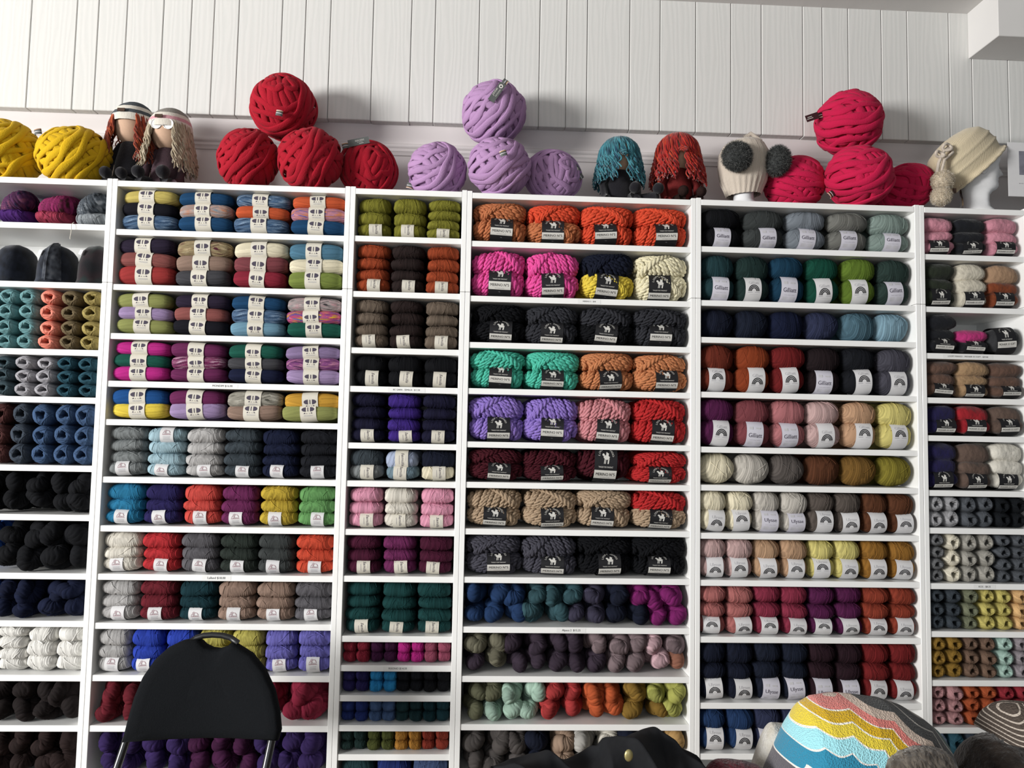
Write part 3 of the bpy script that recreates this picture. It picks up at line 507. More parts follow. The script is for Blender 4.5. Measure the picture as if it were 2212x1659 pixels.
# ------------------------------------------------------------------ filling the shelves
SPEC = {
 (1, 1): ('T', '-|-|-|tw1 ppl|tw2 tw4|tw3 tw5'),
 (1, 3): ('G', '-|-|-|-|-|tel tel tel tel|tel tel tel tel|tel tel tel tel|crl crl crl crl|obr obr obr obr|ogo ogo ogo ogo'),
 (1, 4): ('G', '-|-|-|-|-|-|tegr tegr tegr|lgb lgb lgb|lgb lgb lgb|dtl dtl dtl|dtl dtl dtl'),
 (1, 5): ('G', '-|-|-|-|-|-|mar mar mar|gna gna gna|bln bln bln|bln bln bln|bln bln bln'),
 (1, 6): ('H', '-|-|-|-|-|jbk jbk|jbk jbk|jbk jbk|jbk jbk|jbk jbk'), (1, 7): ('H', '-|-|-|-|-|brp brp|jbk jbk|jbk jbk|jbk jbk|jbk jbk'), (1, 8): ('H', '-|-|-|-|-|brp dnv|dnv dnv|dnv dnv|dnv dnv|dnv dnv'),
 (1, 9): ('S', '-|-|-|-|pwh pwh pwh pwh|pwh pwh pwh pwh|pwh pwh pwh|pwh pwh pwh'),
 (1, 10): ('H', '-|-|-|-|-|cbn cbn|cbn cbn|cbn cbn|cbn cbn|cbn cbn'), (1, 11): ('H', '-|-|-|-|-|cbr cbr|cbr cbr|cbr cbr|cbr cbr|cbr cbr'),
 (2, 1): ('A', 'ylw nvb den|pet pas pet|den org den|org peb pet'), (2, 2): ('A', 'aub rbr brd|tmr tau chc|crm rsw crs|sky crm olv'), (2, 3): ('A', 'lol lil lol|aub rbr nvb|pet den lbl|gpk rbw dgr'),
 (2, 4): ('A', 'mag dgr mag|plm plk plm|dgr chc nvy|mau pum lil'), (2, 5): ('A', 'blu byl|plm lil|gym tau|mus lol'),
 (2, 6): ('B', 'gry gry gry gry|pbl* pbl pbl pbl|lgr lgr lgr lgr|slt slt slt slt|dnv dnv dnv dnv|nbk nbk nbk nbk'), (2, 7): ('B', 'teb teb teb|ind ind ind|cor cor cor|plm plm plm|mgo mgo mgo|grn grn grn'),
 (2, 8): ('B', 'wht wht wht|red red red|chg chg chg|dgg dgg dgg|dgy dgy dgy|orr orr orr'), (2, 9): ('B', 'lgr lgr lgr|bur bur bur|dte dte dte|tau tau tau|tau tau tau|chg chg chg'),
 (2, 10): ('B', 'lgr lgr lgr|cob cob cob|cob cob cob|oly oly oly|oly oly oly|per per per|per per per'), (2, 11): ('H', 'bur bur|bur bur|bur bur|-|-|-|-|ras ras|ras ras|ras ras'), (2, 12): ('H', 'prp prp|prp prp|prp prp|prp prp|dpl dpl|dpl dpl|dpl dpl|prp prp|prp prp|prp prp'),
 (3, 1): ('C', 'lim lim lim|lim lim lim|lim lim lim lim'), (3, 2): ('C', 'rst rst rst rst|dbr dbr dbr dbr|rst rst rst rst'), (3, 3): ('C', 'tbr tbr tbr tbr|dbr dbr dbr dbr|tbr tbr tbr tbr'), (3, 4): ('C', 'blk blk|blk blk|blk blk'),
 (3, 5): ('C', 'dvi dvi dvi dvi|vio vio vio vio|dvi dvi dvi dvi'), (3, 6): ('C', 'slt gry|ppb* sbl|nav crm'), (3, 7): ('C', 'pnk pnk pnk|wht wht wht|pnk pnk pnk'), (3, 8): ('C', 'wne wne wne|plm plm plm|wne wne wne'), (3, 9): ('C', 'grt grt grt grt|grt grt grt grt|grt grt grt grt'),
 (3, 10): ('I', 'crs crs|crs crs|dpl dpl|dpl dpl|mag mag|mag mag|ros ros|ros ros'), (3, 11): ('I', 'ind ind|ind ind|tur tur|tur tur|nbk nbk|nbk nbk|blk blk|blk blk'), (3, 12): ('I', 'roy roy|roy roy|dnm dnm|dnm dnm|dtg dtg|dtg dtg|dte dte|dte dte'), (3, 13): ('I', 'dfo dfo|dfo dfo|olg olg|olg olg|amb amb|amb amb|brk brk|brk brk'), (3, 14): ('C', 'dtg dtg|roy roy|stb stb'),
 (4, 1): ('D', 'cop cop|ora cop|ora ora|ora ora'), (4, 2): ('D', 'hpk hpk|hpk hpk|nav byl|mer mer'), (4, 3): ('D', 'blk blk|chk chk|chk blk|chk chk'), (4, 4): ('D', 'trq trq|trq trq|apr apr|apr apr'), (4, 5): ('D', 'lav lav|lav lav|rpk rpk|scr scr'),
 (4, 6): ('D', 'mrn mrn|mrn mrn|mrn|scr scr'), (4, 7): ('D', 'snd snd|snd snd|snd snd|scr snd'), (4, 8): ('D', 'cvi cvi|cvi cvi|blk blk|blk blk'),
 (4, 9): ('H', 'bnv bnv|bnv bnv|bnv bnv|tgr tgr|tgr tgr|tgr vgr|vgr vgr|nav nav|mpl nav|mpl mpl|mpl mpl'), (4, 10): ('H', 'gol dau|gol gol|dau dau|dau dau|dau dau|dau dau|mgr dau|mgr mgr|mgr mgr|ppk ppk|mgr cpk'),
 (4, 11): ('H', 'ogr ogr|ogr mnt|mnt mnt|mnt mnt|hrd hrd|hrd hrd|hor hor|hor hor|och och|lmy och|lmy lmy'), (4, 12): ('H', 'cgr cgr|cgr cgr|cgr cgr|nav nav|tan tan|off off|wht off|nav nav|tan tan|gld gld'),
 (5, 1): ('E', 'blk blk:G|dgy dgy:G|stg stg:G|mgy mgy:G|sag sag:G'), (5, 2): ('E', 'dtg dtg:G|dfo dfo:R|ptr ptr:G|eme eme:R|ogn ogn:R|dkf dkf:G'), (5, 3): ('L', 'nav|ink|dnv|ing|slte|pab'), (5, 4): ('E', 'brb brb:R|ror ror:R|crd crd:R|bbr bbr:G|nbk nbk:R|cvi cvi:R'),
 (5, 5): ('E', 'plb plb:R|rsw rsw:G|dpk dpk:G|pap pap:R|pch pch:R|pyl pyl:R'), (5, 6): ('L', 'crm|pgr|tgy|brn|bro|gog'), (5, 7): ('e', 'crm crm:r|crm crm:r|pgr pgr:U|pgr pgr:U|dta dta:r|dta dta:r|brn brn:r|brn brn:r'),
 (5, 8): ('e', 'pap pap:r|pap pap:r|bei bei:r|bei bei:r|pyl pyl:r|pyl pyl:r|ocr ocr:r|ocr ocr:r'), (5, 9): ('e', 'dro dro dro:r|dro dro dro:r|rsp rsp rsp:r|rsp rsp rsp:r|plb plb plb:r|plb plb plb:r|brr brr brr:r|brr brr brr:r'),
 (5, 10): ('e', 'nav nav nav:r|nav nav nav:r|ink ink ink:U|ink ink ink:U|dwb dwb dwb:U|dwb dwb dwb:U|crd crd crd:r|crd crd crd:r'), (5, 11): ('e', 'bnv bnv:r|bnv bnv:r|ing ing:U|ing ing:U|ing ing:r|-|-|-'),
 (6, 1): ('F', 'mpk mpk mpk|mbk mbk mbk|mpk mpk mpk'), (6, 2): ('F', 'dgn dgn dgn|mcr mcr mcr|mtn mrs mrs'), (6, 3): ('F', 'mbk mbk mbk|mhp mbk|mch'), (6, 4): ('F', 'mbr mbr mbr|mta mta mta|mbr mbr mbr'), (6, 5): ('F', 'mpn mpn|mrd mrd|mbg mbg'), (6, 6): ('F', 'mpn mpn mpn|mbg mbg mbg|mwh mwh mwh'),
 (6, 7): ('G', 'lgy lgy|lgy lgy|dsg dsg|dsg dsg|sbk sbk|sbk sbk'), (6, 8): ('G', 'ggy ggy ggy ggy|gcr gcr gcr|gli gli gli|gli gli gli|dsg dsg dsg dsg|dsg dsg dsg dsg'), (6, 9): ('G', 'dsl dsl dsl|dsl dsl dsl|gyo gyo gyo|yol yol yol|yol yol yol|pea pea pea'),
 (6, 10): ('G', 'brz brz brz|brz brz brz|btp btp btp|btp btp btp|min min min|lgl lgl lgl'), (6, 11): ('G', 'dpn dpn dpn|dpn dpn dpn|rus rus rus|rus rus rus|dre dre dre|dre dre dre'), (6, 12): ('G', 'psb psb|dtl dtl|gna gna|gna gna|-|-'),
}
FILL = {'A': 1.0, 'B': .985, 'C': .975, 'D': .99, 'E': .985, 'e': .985, 'L': .95, 'F': .97, 'G': .985, 'H': .97, 'I': .96, 'T': .97, 'S': .97}
FRONT = {'A': .004, 'B': .006, 'C': .006, 'D': .0, 'E': .001, 'e': .001, 'L': .006, 'F': .006, 'G': .004, 'H': .006, 'I': .010, 'T': .01, 'S': .012}
WOV = {'A': .985, 'B': 1.0, 'C': .96, 'D': 1.0, 'E': .985, 'e': 1.0, 'L': 1.0, 'F': .98, 'G': 1.0, 'H': 1.0, 'I': 1.0, 'T': .98, 'S': 1.0}
PRESS = {'A': 1.05, 'B': 1.08, 'C': 1.06, 'D': 1.02, 'E': 1.03, 'e': 1.04, 'F': 1.08, 'I': 1.05, 'S': 1.1}
rnd = random.Random(7)
def vpos(k, n):
    if n == 1: return 'sole one'
    if k == 0: return 'top'
    if k == n - 1: return 'bottom'
    return 'middle' if n == 3 else ('second down' if k == 1 else 'third down')
for (c, r), (K, txt) in SPEC.items():
    x0, x1 = XC[c][0] + SIDE + .002, XC[c][1] - SIDE - .002; zb, zt = LEV[c][r], LEV[c][r - 1] - TH_; Hc = zt - zb
    st = [s.split() for s in txt.split('|')]; n = len(st); pitch = (x1 - x0) / n; vis = [i for i, s in enumerate(st) if s != ['-']]
    grp = f'{KIND[K][1]}s on the {ORD[r]} shelf of the {CASE[c]}'
    for i, cols in enumerate(st):
        if cols == ['-']: continue
        nn = len(cols); xc = x0 + pitch * (i + .5); low = Hc * FILL[K] / nn
        full = not (K == 'F' and (nn < 3 and r == 3))
        if not full: low = Hc * .30 if nn == 2 else Hc * .52
        if K == 'C' and (c, r) in ((3, 4),): low = Hc * .95 / 2
        # uneven heights, the topmost a little fuller
        if K == 'T': low = Hc * .98 / nn
        wts = [1 + rnd.uniform(-.07, .07) + (.14 if (k == 0 and K in 'BCF') else .5 if (k == 0 and K == 'T') else 0) for k in range(nn)]; sw = sum(wts); hs = [w / sw * low * nn for w in wts]
        if K == 'e' and nn == 3: hs = [h * q for h, q in zip(hs, (1.05, .92, 1.03))]
        z = zb
        for k in range(nn - 1, -1, -1):
            code = cols[k]; bk = None
            if ':' in code: code, bk = code.split(':')
            if code.endswith('*'): code = code[:-1]; bk = K
            if bk is None and (K == 'A' or (K in 'BCDF' and k == nn - 1)): bk = K
            if K == 'C' and r == 14: bk = None
            h = hs[k]; name, cat, phr, L, D, HH, mt = KIND[K]; vi = rnd.randrange(len(VM[K])); nm = MOT[code][0] if code in MOT else PAL[code][0]
            wx = pitch * WOV[K] * rnd.uniform(.955, .995); dp = D
            if K == 'D' and nn == 1: dp = .16
            kk = K
            if K == 'T' and k == nn - 1: kk = 'B'; vi = rnd.randrange(3); name, cat, phr, L, D, HH, mt = KIND['B'][0], 'skein', 'plump skein', *KIND['B'][3:]
            sx, sy, sz = wx / L, dp / D, h / HH * PRESS.get(K, 1.0)
            if kk == 'G': sy = 1.0
            jx = rnd.uniform(-.02, .02) * pitch; dy = rnd.uniform(0, .008) if K != 'A' else rnd.uniform(0, .004)
            yf = FRONT[K] + dy
            if kk in 'H':
                sx = max(pitch, .066) / .079 * 1.0; sz = h / .079 * 1.02; sy = 1.0; cz = z + h / 2 + (.004 if k == nn - 1 else -.004); jx = rnd.uniform(-.10, .10) * pitch * (.0 if i in (0, n - 1) else 1); yc = yf + .104 + rnd.uniform(0, .022)
                rot = (rnd.uniform(-.12, .12), rnd.choice((0, PI / 2, PI, .6, 2.2)) + rnd.uniform(-.4, .4), rnd.uniform(-.20, .20))
            elif kk == 'T': cz = z + h / 2; yc = yf + .10; rot = (0, rnd.uniform(-.15, .15), 0); sz *= 1.12
            elif kk == 'G': cz = z + h / 2; yc = yf; rot = (rnd.uniform(-.03, .03), 0, rnd.uniform(-.04, .04))
            else: cz = z + h / 2; yc = yf + D * sy / 2; rot = (0, rnd.uniform(-.03, .03), rnd.uniform(-.05, .05))
            side = 'from right' if c == 1 else ''
            si = (n - i) if c == 1 else vis.index(i) + 1
            if K == 'H' and len(vis) < n and c != 1: si = i + 1 if i < n / 2 else n - i
            sfx = ' from right' if (c == 1 or (c == 2 and r == 11 and i > n / 2)) else ''
            unit = 'column' if K in 'HG' else 'stack'
            pos = f'{vpos(k, nn)} of {ORD[si]} {unit}{sfx}' if nn > 1 else f'{ORD[si]} from left'
            bandtxt = '' if bk is None else {'A': 'banded ', 'B': 'banded ', 'C': 'banded ', 'D': 'labelled ', 'F': 'labelled ', 'G': 'labelled ', 'U': 'labelled ', 'R': 'rainbow labelled ', 'r': 'rainbow labelled '}[bk]
            label = f'{nm} {bandtxt}{phr}, {pos}, {ORD[r]} shelf, {CASE[c]}'
            if bk is None:
                o = link(name, vmesh(kk, vi, code)); o.location = (xc + jx, yc, cz); o.rotation_euler = rot; o.scale = (sx, sy, sz)
                if kk not in 'HTG' and rnd.random() < .5: o.scale = (-sx, sy, sz)
                root = o
            else:
                root = empty(name, (xc + jx, yc, z), rot); y_ = link('wound_yarn', vmesh(kk, vi, code), root); y_.location = (0, 0, h / 2); y_.scale = (sx, sy, sz)
                bm = BANDS[bk][rnd.randrange(len(BANDS[bk]))]; nb = KIND['E'] if bk in 'GURr' else KIND[bk]
                bo = link('paper_band', bm, root); q = sz * HH / nb[5]; bo.scale = (1.0 if bk != 'A' else sx, sy * D / nb[4] * (1.008 if bk != 'A' else 1.0), q * 1.01)
                bo.location = (rnd.uniform(-.07, .07) * wx if bk != 'A' else rnd.uniform(-.02, .0) * wx, 0, h / 2); bo.rotation_euler = (0, rnd.uniform(-.07, .07), 0); o = y_
            if code not in MOT: o.color = wool(code) if K != 'G' else tuple(1.2 * q for q in wool(code)[:3]) + (1.0,)
            settle(o, x0 - .001, x1 + .001, zb + .0004, zt - .0006)
            if bk is not None: settle(bo, x0 - .001, x1 + .001, zb + .0004, zt - .0002)
            tag(root, label, cat, grp)
            z += h

# the rows of yarn packed behind the front ones, seen only as dark colour in the gaps
def back_mat():
    m, nt, bs = newmat('packed_wool'); bs.inputs['Roughness'].default_value = .95; bs.inputs['Specular IOR Level'].default_value = .05
    a = nd(nt, 'ShaderNodeAttribute', attribute_name='tint'); nt.links.new(a.outputs['Color'], bs.inputs['Base Color']); return m
M['back'] = back_mat()
for (c, r), (K, txt) in SPEC.items():
    if (c, r) == (6, 3): continue
    x0, x1 = XC[c][0] + SIDE + .003, XC[c][1] - SIDE - .003; zb, zt = LEV[c][r], LEV[c][r - 1] - TH_; st = [q.split() for q in txt.split('|')]; n = len(st); pitch = (x1 - x0) / n
    b = MB(); tint = []; rows = 3 if (c, r) == (3, 4) else None
    for i, cols in enumerate(st):
        if cols == ['-']: cols = [st[(i + 3) % n][0] if st[(i + 3) % n] != ['-'] else st[-1][0]] * 2
        if cols == ['-', '-']: continue
        cc = cols if rows is None else [cols[0]] * rows; m_ = len(cc)
        for k, code in enumerate(cc):
            code = code.split(':')[0].rstrip('*'); col = lin(MOT[code][1][0]) if code in MOT else wool(code)
            hh = (zt - zb) * .985 / m_; z = zb + .001 + hh * (m_ - 1 - k + .5); n0 = b.n
            yc, yr = (.262, .009) if K in 'HTG' else (.196, .072)
            b.ball((x0 + pitch * (i + .5), yc, z), (pitch * .5, yr, hh * .5), nu=10, nv=14, fn=lambda d: 1 / (np.abs(d[..., 0]) ** 3.4 + np.abs(d[..., 1]) ** 3.4 + np.abs(d[..., 2]) ** 3.4) ** (1 / 3.4)); tint += [col] * (b.n - n0)
    o = b.build('packed_yarn', M['back']); t = o.data.attributes.new('tint', 'FLOAT_COLOR', 'POINT'); t.data.foreach_set('color', np.array(tint, np.float32).ravel())
    tag(o, f'yarn packed behind the front row, {ORD[r]} shelf of {CASE[c]}', 'yarn', kind='stuff')
# ------------------------------------------------------------------ the room
GX = [-1.5, -1.38, -1.22, -1.1, -.98, -.84, -.72, -.60, -.467, -.299, -.219, -.113, .023, .128, .213, .306, .47, .559, .654, .817, .964, 1.056, 1.226, 1.331, 1.462, 1.567, 1.648, 1.815, 1.935, 2.076, 2.216, 2.338, 2.504, 2.583, 2.687, 2.822, 2.927, 3.097, 3.19, 3.338, 3.46, 3.6, 3.75, 3.9, 4.1]
ZP, ZC = 2.723, 3.249
pr_ = random.Random(3); mb = MB()
for a, b in zip(GX[:-1], GX[1:]):
    mb.box(a + .0012, b - .0012, .28, .335, ZP + pr_.uniform(-.0012, .0012), ZC + .02, bv=.0022); mb.a[-1][:] = pr_.uniform(0, 1)
mb.box(GX[0], GX[-1], .29, .345, ZP + .004, ZC + .03); mb.a[-1][:] = .5
wall = split_sharp(mb.build('wall_back', M['planks'])); tag(wall, kind='structure', label='white painted plank wall above the bookcases')
lw = MB().box(-1.6, 4.1, .345, .40, 0, ZC + .05).build('wall_lower', M['wallpaint'], smooth=False); tag(lw, kind='structure', label='plain wall behind the bookcases')
prof = [(.345, 2.735), (.318, 2.735), (.316, 2.712), (.318, 2.700), (.326, 2.676), (.331, 2.664), (.331, 2.656), (.324, 2.652), (.322, 2.646), (.325, 2.640), (.331, 2.636), (.331, 2.626), (.336, 2.622), (.338, 2.612), (.345, 2.610)]
P = np.array([[(x, y, z) for (y, z) in prof] for x in (-1.6, .93, .9315, 4.1)]); tr = split_sharp(MB().grid(P).build('trim_1', M['wallpaint']), 50); tag(tr, kind='structure', label='moulding below the plank wall')
cl = MB().box(-1.6, 4.1, -6.0, .4, ZC, ZC + .1).build('ceiling', M['ceiling'], smooth=False); tag(cl, kind='structure', label='white ceiling')
bmk = split_sharp(MB().box(3.1745, 4.1, .10, .2795, 3.063, ZC + .01, bv=.002).build('ceiling_beam', M['ceiling'])); tag(bmk, kind='structure', label='white boxed beam at the ceiling corner')
fl = MB().box(-1.6, 4.1, -6.0, .4, -.1, 0).build('floor', M['floor'], smooth=False); tag(fl, kind='structure', label='wooden floor')
# ------------------------------------------------------------------ giant balls on the bookcase tops
TOP = 2.369
GM = [giant(200 + i).mesh('wound_roving', M['roving']) for i in range(4)]
def strip(pts, wd, up, mats, stripes):
    """a folded paper strip: cross rows along pts, STRIPES = [(from, to, material index)] across its width"""
    mb = MB(); P = np.asarray(pts, float); T = np.gradient(P, axis=0); T /= np.linalg.norm(T, axis=1, keepdims=True); U = np.asarray(up, float); U = U / np.linalg.norm(U)
    S = np.cross(T, U); S /= np.linalg.norm(S, axis=1, keepdims=True)
    for a, b, m in stripes:
        mb.grid(np.stack([P + S * wd * (a - .5), P + S * wd * (b - .5)], 1), m); mb.grid(np.stack([P + S * wd * (b - .5) - U * .0006, P + S * wd * (a - .5) - U * .0006], 1), m)
    return mb
def giant_ball(cx, cy, rx, ry, code, label, mi, rot, tagf=None, Y=None, grp=None, stacked=False):
    k = F_PX / 2.83
    rxm, rzm = rx / k, ry / k
    if Y is None:
        p = at_z(cx, cy, TOP + rzm); Y = min(max(p[1], rxm * .9 - .02), .165); p = at(cx, cy, Y); p[2] = TOP + rzm * 1.0
    else:
        p = at(cx, cy, Y)
        if not stacked: rzm = (at(cx, cy - ry, Y)[2] - TOP) / 2.06; p[2] = TOP + rzm
    root = empty('giant_yarn_ball', (p[0], p[1], p[2] - rzm)); o = link('wound_roving', GM[mi], root); o.location = (0, 0, rzm); o.scale = (rxm * 1.90, rxm * 1.86, rzm * 1.90); o.rotation_euler = rot; o.color = tuple(.90 * q for q in lin(code)[:3]) + (1.0,)
    tag(root, label, 'yarn ball', grp or 'giant balls of thick wool on the bookcases')
    if tagf: tagf(root, rxm, rzm)
    return p, rxm, rzm
def art(mb, mats, items, P0, U, V, Nn):
    """flat lettering laid on a card: items = [(material, shape)]"""
    for mt, (v, f) in items:
        if mt not in mats: mats.append(mt)
        mb.add(P0 + v[:, :1] * U + v[:, 1:] * V + Nn * .0007, f, mats.index(mt))
def tag_loop(dx, dz, ang, card=None, ln=.07, col='tag_grey', rad=.012, out=1.0, cut=True):
    """folded striped label looped round a strand: dx, dz in ball radii from the centre, ang = direction of the card"""
    def fn(root, rx, rz):
        x, z = dx * rx, dz * rz; rr = min(1, math.hypot(dx, dz)); y = -rx * math.sqrt(max(0, 1 - rr * rr)) * 1.03 - .004
        P0 = np.array([x, y, rz + z]); ca, sa = math.cos(ang), math.sin(ang); U = np.array([ca, 0, sa]); V = np.array([-sa, 0, ca]); Nn = np.array([0, -1.0, 0])
        mats = [col, 'white_paper', 'orange_ink']; mb = MB(); wd = .020
        a = np.linspace(-.2 * PI, 1.2 * PI, 14); loop = [P0 + Nn * (rad * .55 * math.sin(q) + .004) - U * rad * math.cos(q) for q in a]
        b = strip(loop, wd, (0, 0, 0) if False else Nn, mats, [])
        Pl = np.array(loop)
        for s0, s1, m in ((0, .42, 0), (.42, .52, 1), (.52, .8, 0), (.8, .92, 2), (.92, 1, 1)):
            mb.grid(np.stack([Pl + V * wd * (s0 - .5), Pl + V * wd * (s1 - .5)], 1), m)
        if card:
            c0 = P0 + U * rad + Nn * .020; hw = wd * .62
            mb.add([c0 - V * hw, c0 + U * ln - V * hw, c0 + U * ln + V * hw, c0 + V * hw, c0 - V * hw - Nn * .001, c0 + U * ln - V * hw - Nn * .001, c0 + U * ln + V * hw - Nn * .001, c0 + V * hw - Nn * .001], [(0, 1, 2, 3), (7, 6, 5, 4), (0, 4, 5, 1), (1, 5, 6, 2), (2, 6, 7, 3)], 0)
            if card == 'BERGERE': it = [('white_ink', sh(text2d('BERGERE', .032), .042, .004)), ('white_ink', sh(text2d('DE FRANCE', .020), .042, -.0022)), ('white_ink', sh(rect2d(-.008, .008, -.0008, .0008), .046, -.0075))]
            elif card == 'WAOUH': it = [('white_ink', sh(text2d('WAOUH', .030), .040, .0045)), ('white_ink', sh(text2d('wool', .030, shear=.3), .042, -.0052)), ('white_ink', ell2d(.014, 0, .0075, .0075)), ('ink', ell2d(.0145, 0, .0030, .0030))]
            else: it = [('white_ink', sh(rect2d(-.012, .012, -.001, .001), .035, .003)), ('white_ink', sh(rect2d(-.009, .009, -.001, .001), .035, -.003))]
            for j, (mt, (v, f)) in enumerate(it):
                if mt not in mats: mats.append(mt)
                mb.add(c0 + v[:, :1] * U + v[:, 1:] * V + Nn * (.0008 + .0003 * j), f, mats.index(mt))
        t = mb.build('paper_tag', [M[q] for q in mats], root, smooth=False)
        t['label'] = 'striped grey paper tag'
    return fn
YEL, RED, LIL, PNK = '#d8ae1e', '#a81a2c', '#b58fba', '#c51f4b'
giant_ball(12, 322, 77, 69, YEL, 'giant yellow wool ball at the far left, cut by the picture edge', 0, (.2, .3, .1))
giant_ball(163, 328, 77, 64, YEL, 'giant yellow wool ball beside the two dolls in caps', 1, (.1, -.1, .4), tag_loop(-.55, .42, .2, None))
giant_ball(537, 340, 66, 67, RED, 'giant red wool ball, left one of the bottom row', 1, (0, .1, .2), Y=.085)
giant_ball(671, 340, 71, 67, RED, 'giant red wool ball, middle one of the bottom row', 2, (.2, -.1, .1), Y=.06)
giant_ball(796, 352, 63, 58, RED, 'giant red wool ball on the right, grey tag on its top', 3, (2.0, .4, 1.2), tag_loop(-.68, .5, .24, 'BERGERE', .075), Y=.145)
giant_ball(613, 233, 73, 72, RED, 'giant red wool ball resting on top of the red row', 0, (1.3, .5, .6), tag_loop(.12, -.56, -.15, None), Y=.152, stacked=True)
giant_ball(945, 360, 66, 56, LIL, 'giant lilac wool ball, left one of the bottom row', 3, (.3, .1, .3), tag_loop(-.86, -.55, 2.9, None), Y=.12)
giant_ball(1079, 357, 70, 64, LIL, 'giant lilac wool ball, middle one of the bottom row', 2, (.1, .2, .3), tag_loop(.08, .02, .35, None), Y=.055)
giant_ball(1194, 369, 58, 56, LIL, 'giant lilac wool ball on the right, tag sticking out', 1, (1.8, .2, 1.5), tag_loop(.98, -.05, 2.2, 'WAOUH', .06), Y=.14)
giant_ball(1067, 245, 75, 71, LIL, 'giant lilac wool ball resting on top of the lilac row', 0, (.1, -.25, .2), tag_loop(.28, .55, -2.15, 'WAOUH', .078), Y=.15, stacked=True)
giant_ball(1717, 383, 64, 56, PNK, 'giant pink wool ball behind the fur pompom hat', 1, (.4, 1.2, .3), tag_loop(.8, -.75, .1, None, col='red_tag'), Y=.15)
giant_ball(1855, 377, 74, 66, PNK, 'giant pink wool ball, middle one of the bottom row', 3, (.1, .4, .2), tag_loop(-.85, -.6, 2.2, None, col='red_tag'), Y=.05)
giant_ball(1953, 394, 56, 52, PNK, 'giant pink wool ball between the pink stack and knitted hat', 2, (1.1, .2, .9), Y=.165)
giant_ball(1833, 267, 75, 76, PNK, 'giant pink wool ball resting on top of the pink row', 0, (.2, .5, .3), tag_loop(-.98, .1, 3.5, 'plain', .05, col='red_tag'), Y=.15, stacked=True)
# ------------------------------------------------------------------ dolls
HM = {k: yarn_mat(k, 200, .5, .001, .3, c, mscale=30) for k, c in (('auburn_locks', ['#6d2a22', '#a8432a', '#c8602e']), ('blond_locks', ['#a8977d', '#c5b59b', '#d6c9b2']), ('teal_locks', ['#22586a', '#4d98a5', '#3a7d8c', '#2a4a66']), ('scarlet_locks', ['#7c1418', '#b8231f', '#cf4a28']))}
def curls(b, n, rng, R, z0, z1, amin, amax, wob=.006, r=.0024, cx=0, cz=0, flare=.35, spiral=9):
    """curly locks falling from the crown of the head"""
    for k in range(n):
        a = rng.uniform(amin, amax); L = rng.uniform(.7, 1.0); u = np.linspace(0, 1, 22); s = rng.uniform(0, 6.28)
        e = np.clip(u * 2.4, 0, 1); el = (1 - e) * (PI / 2 - rng.uniform(.05, .35)); rad = R * np.cos(el) * (1 + flare * np.clip(u - .35, 0, 1)) + .004
        z = cz + R * np.sin(el) - np.clip(u - .35, 0, 1) / .65 * (z0 - z1) * L
        w = wob * np.clip(u * 2, 0, 1); x = cx + rad * np.cos(a) + w * np.cos(spiral * 2 * u + s); y = rad * np.sin(a) + w * np.sin(spiral * 2 * u + s)
        k0 = len(b.a); b.tube(np.stack([x, y, z], -1), r * rng.uniform(.75, 1.25) * (1 - .4 * u), 5); b.a[k0][:] = rng.uniform(0, 1)
def cap_rows(b, c, R, hgt, stripes, n=28, sag=0.0):
    """knitted cap: stripes = [(upper polar angle, lower polar angle, material)]"""
    for a0, a1, m in stripes:
        ph = np.linspace(a0, a1, 7); a = np.linspace(0, 2 * PI, n, endpoint=False); PH, A = np.meshgrid(ph, a, indexing='ij')
        rib = 1 + .012 * np.cos(A * n / 2)
        P = np.stack([R * np.sin(PH) * np.cos(A) * rib + sag * np.cos(PH) ** 2, R * np.sin(PH) * np.sin(A) * rib, hgt * np.cos(PH)], -1) + np.asarray(c); b.grid(P, m, wv=True)
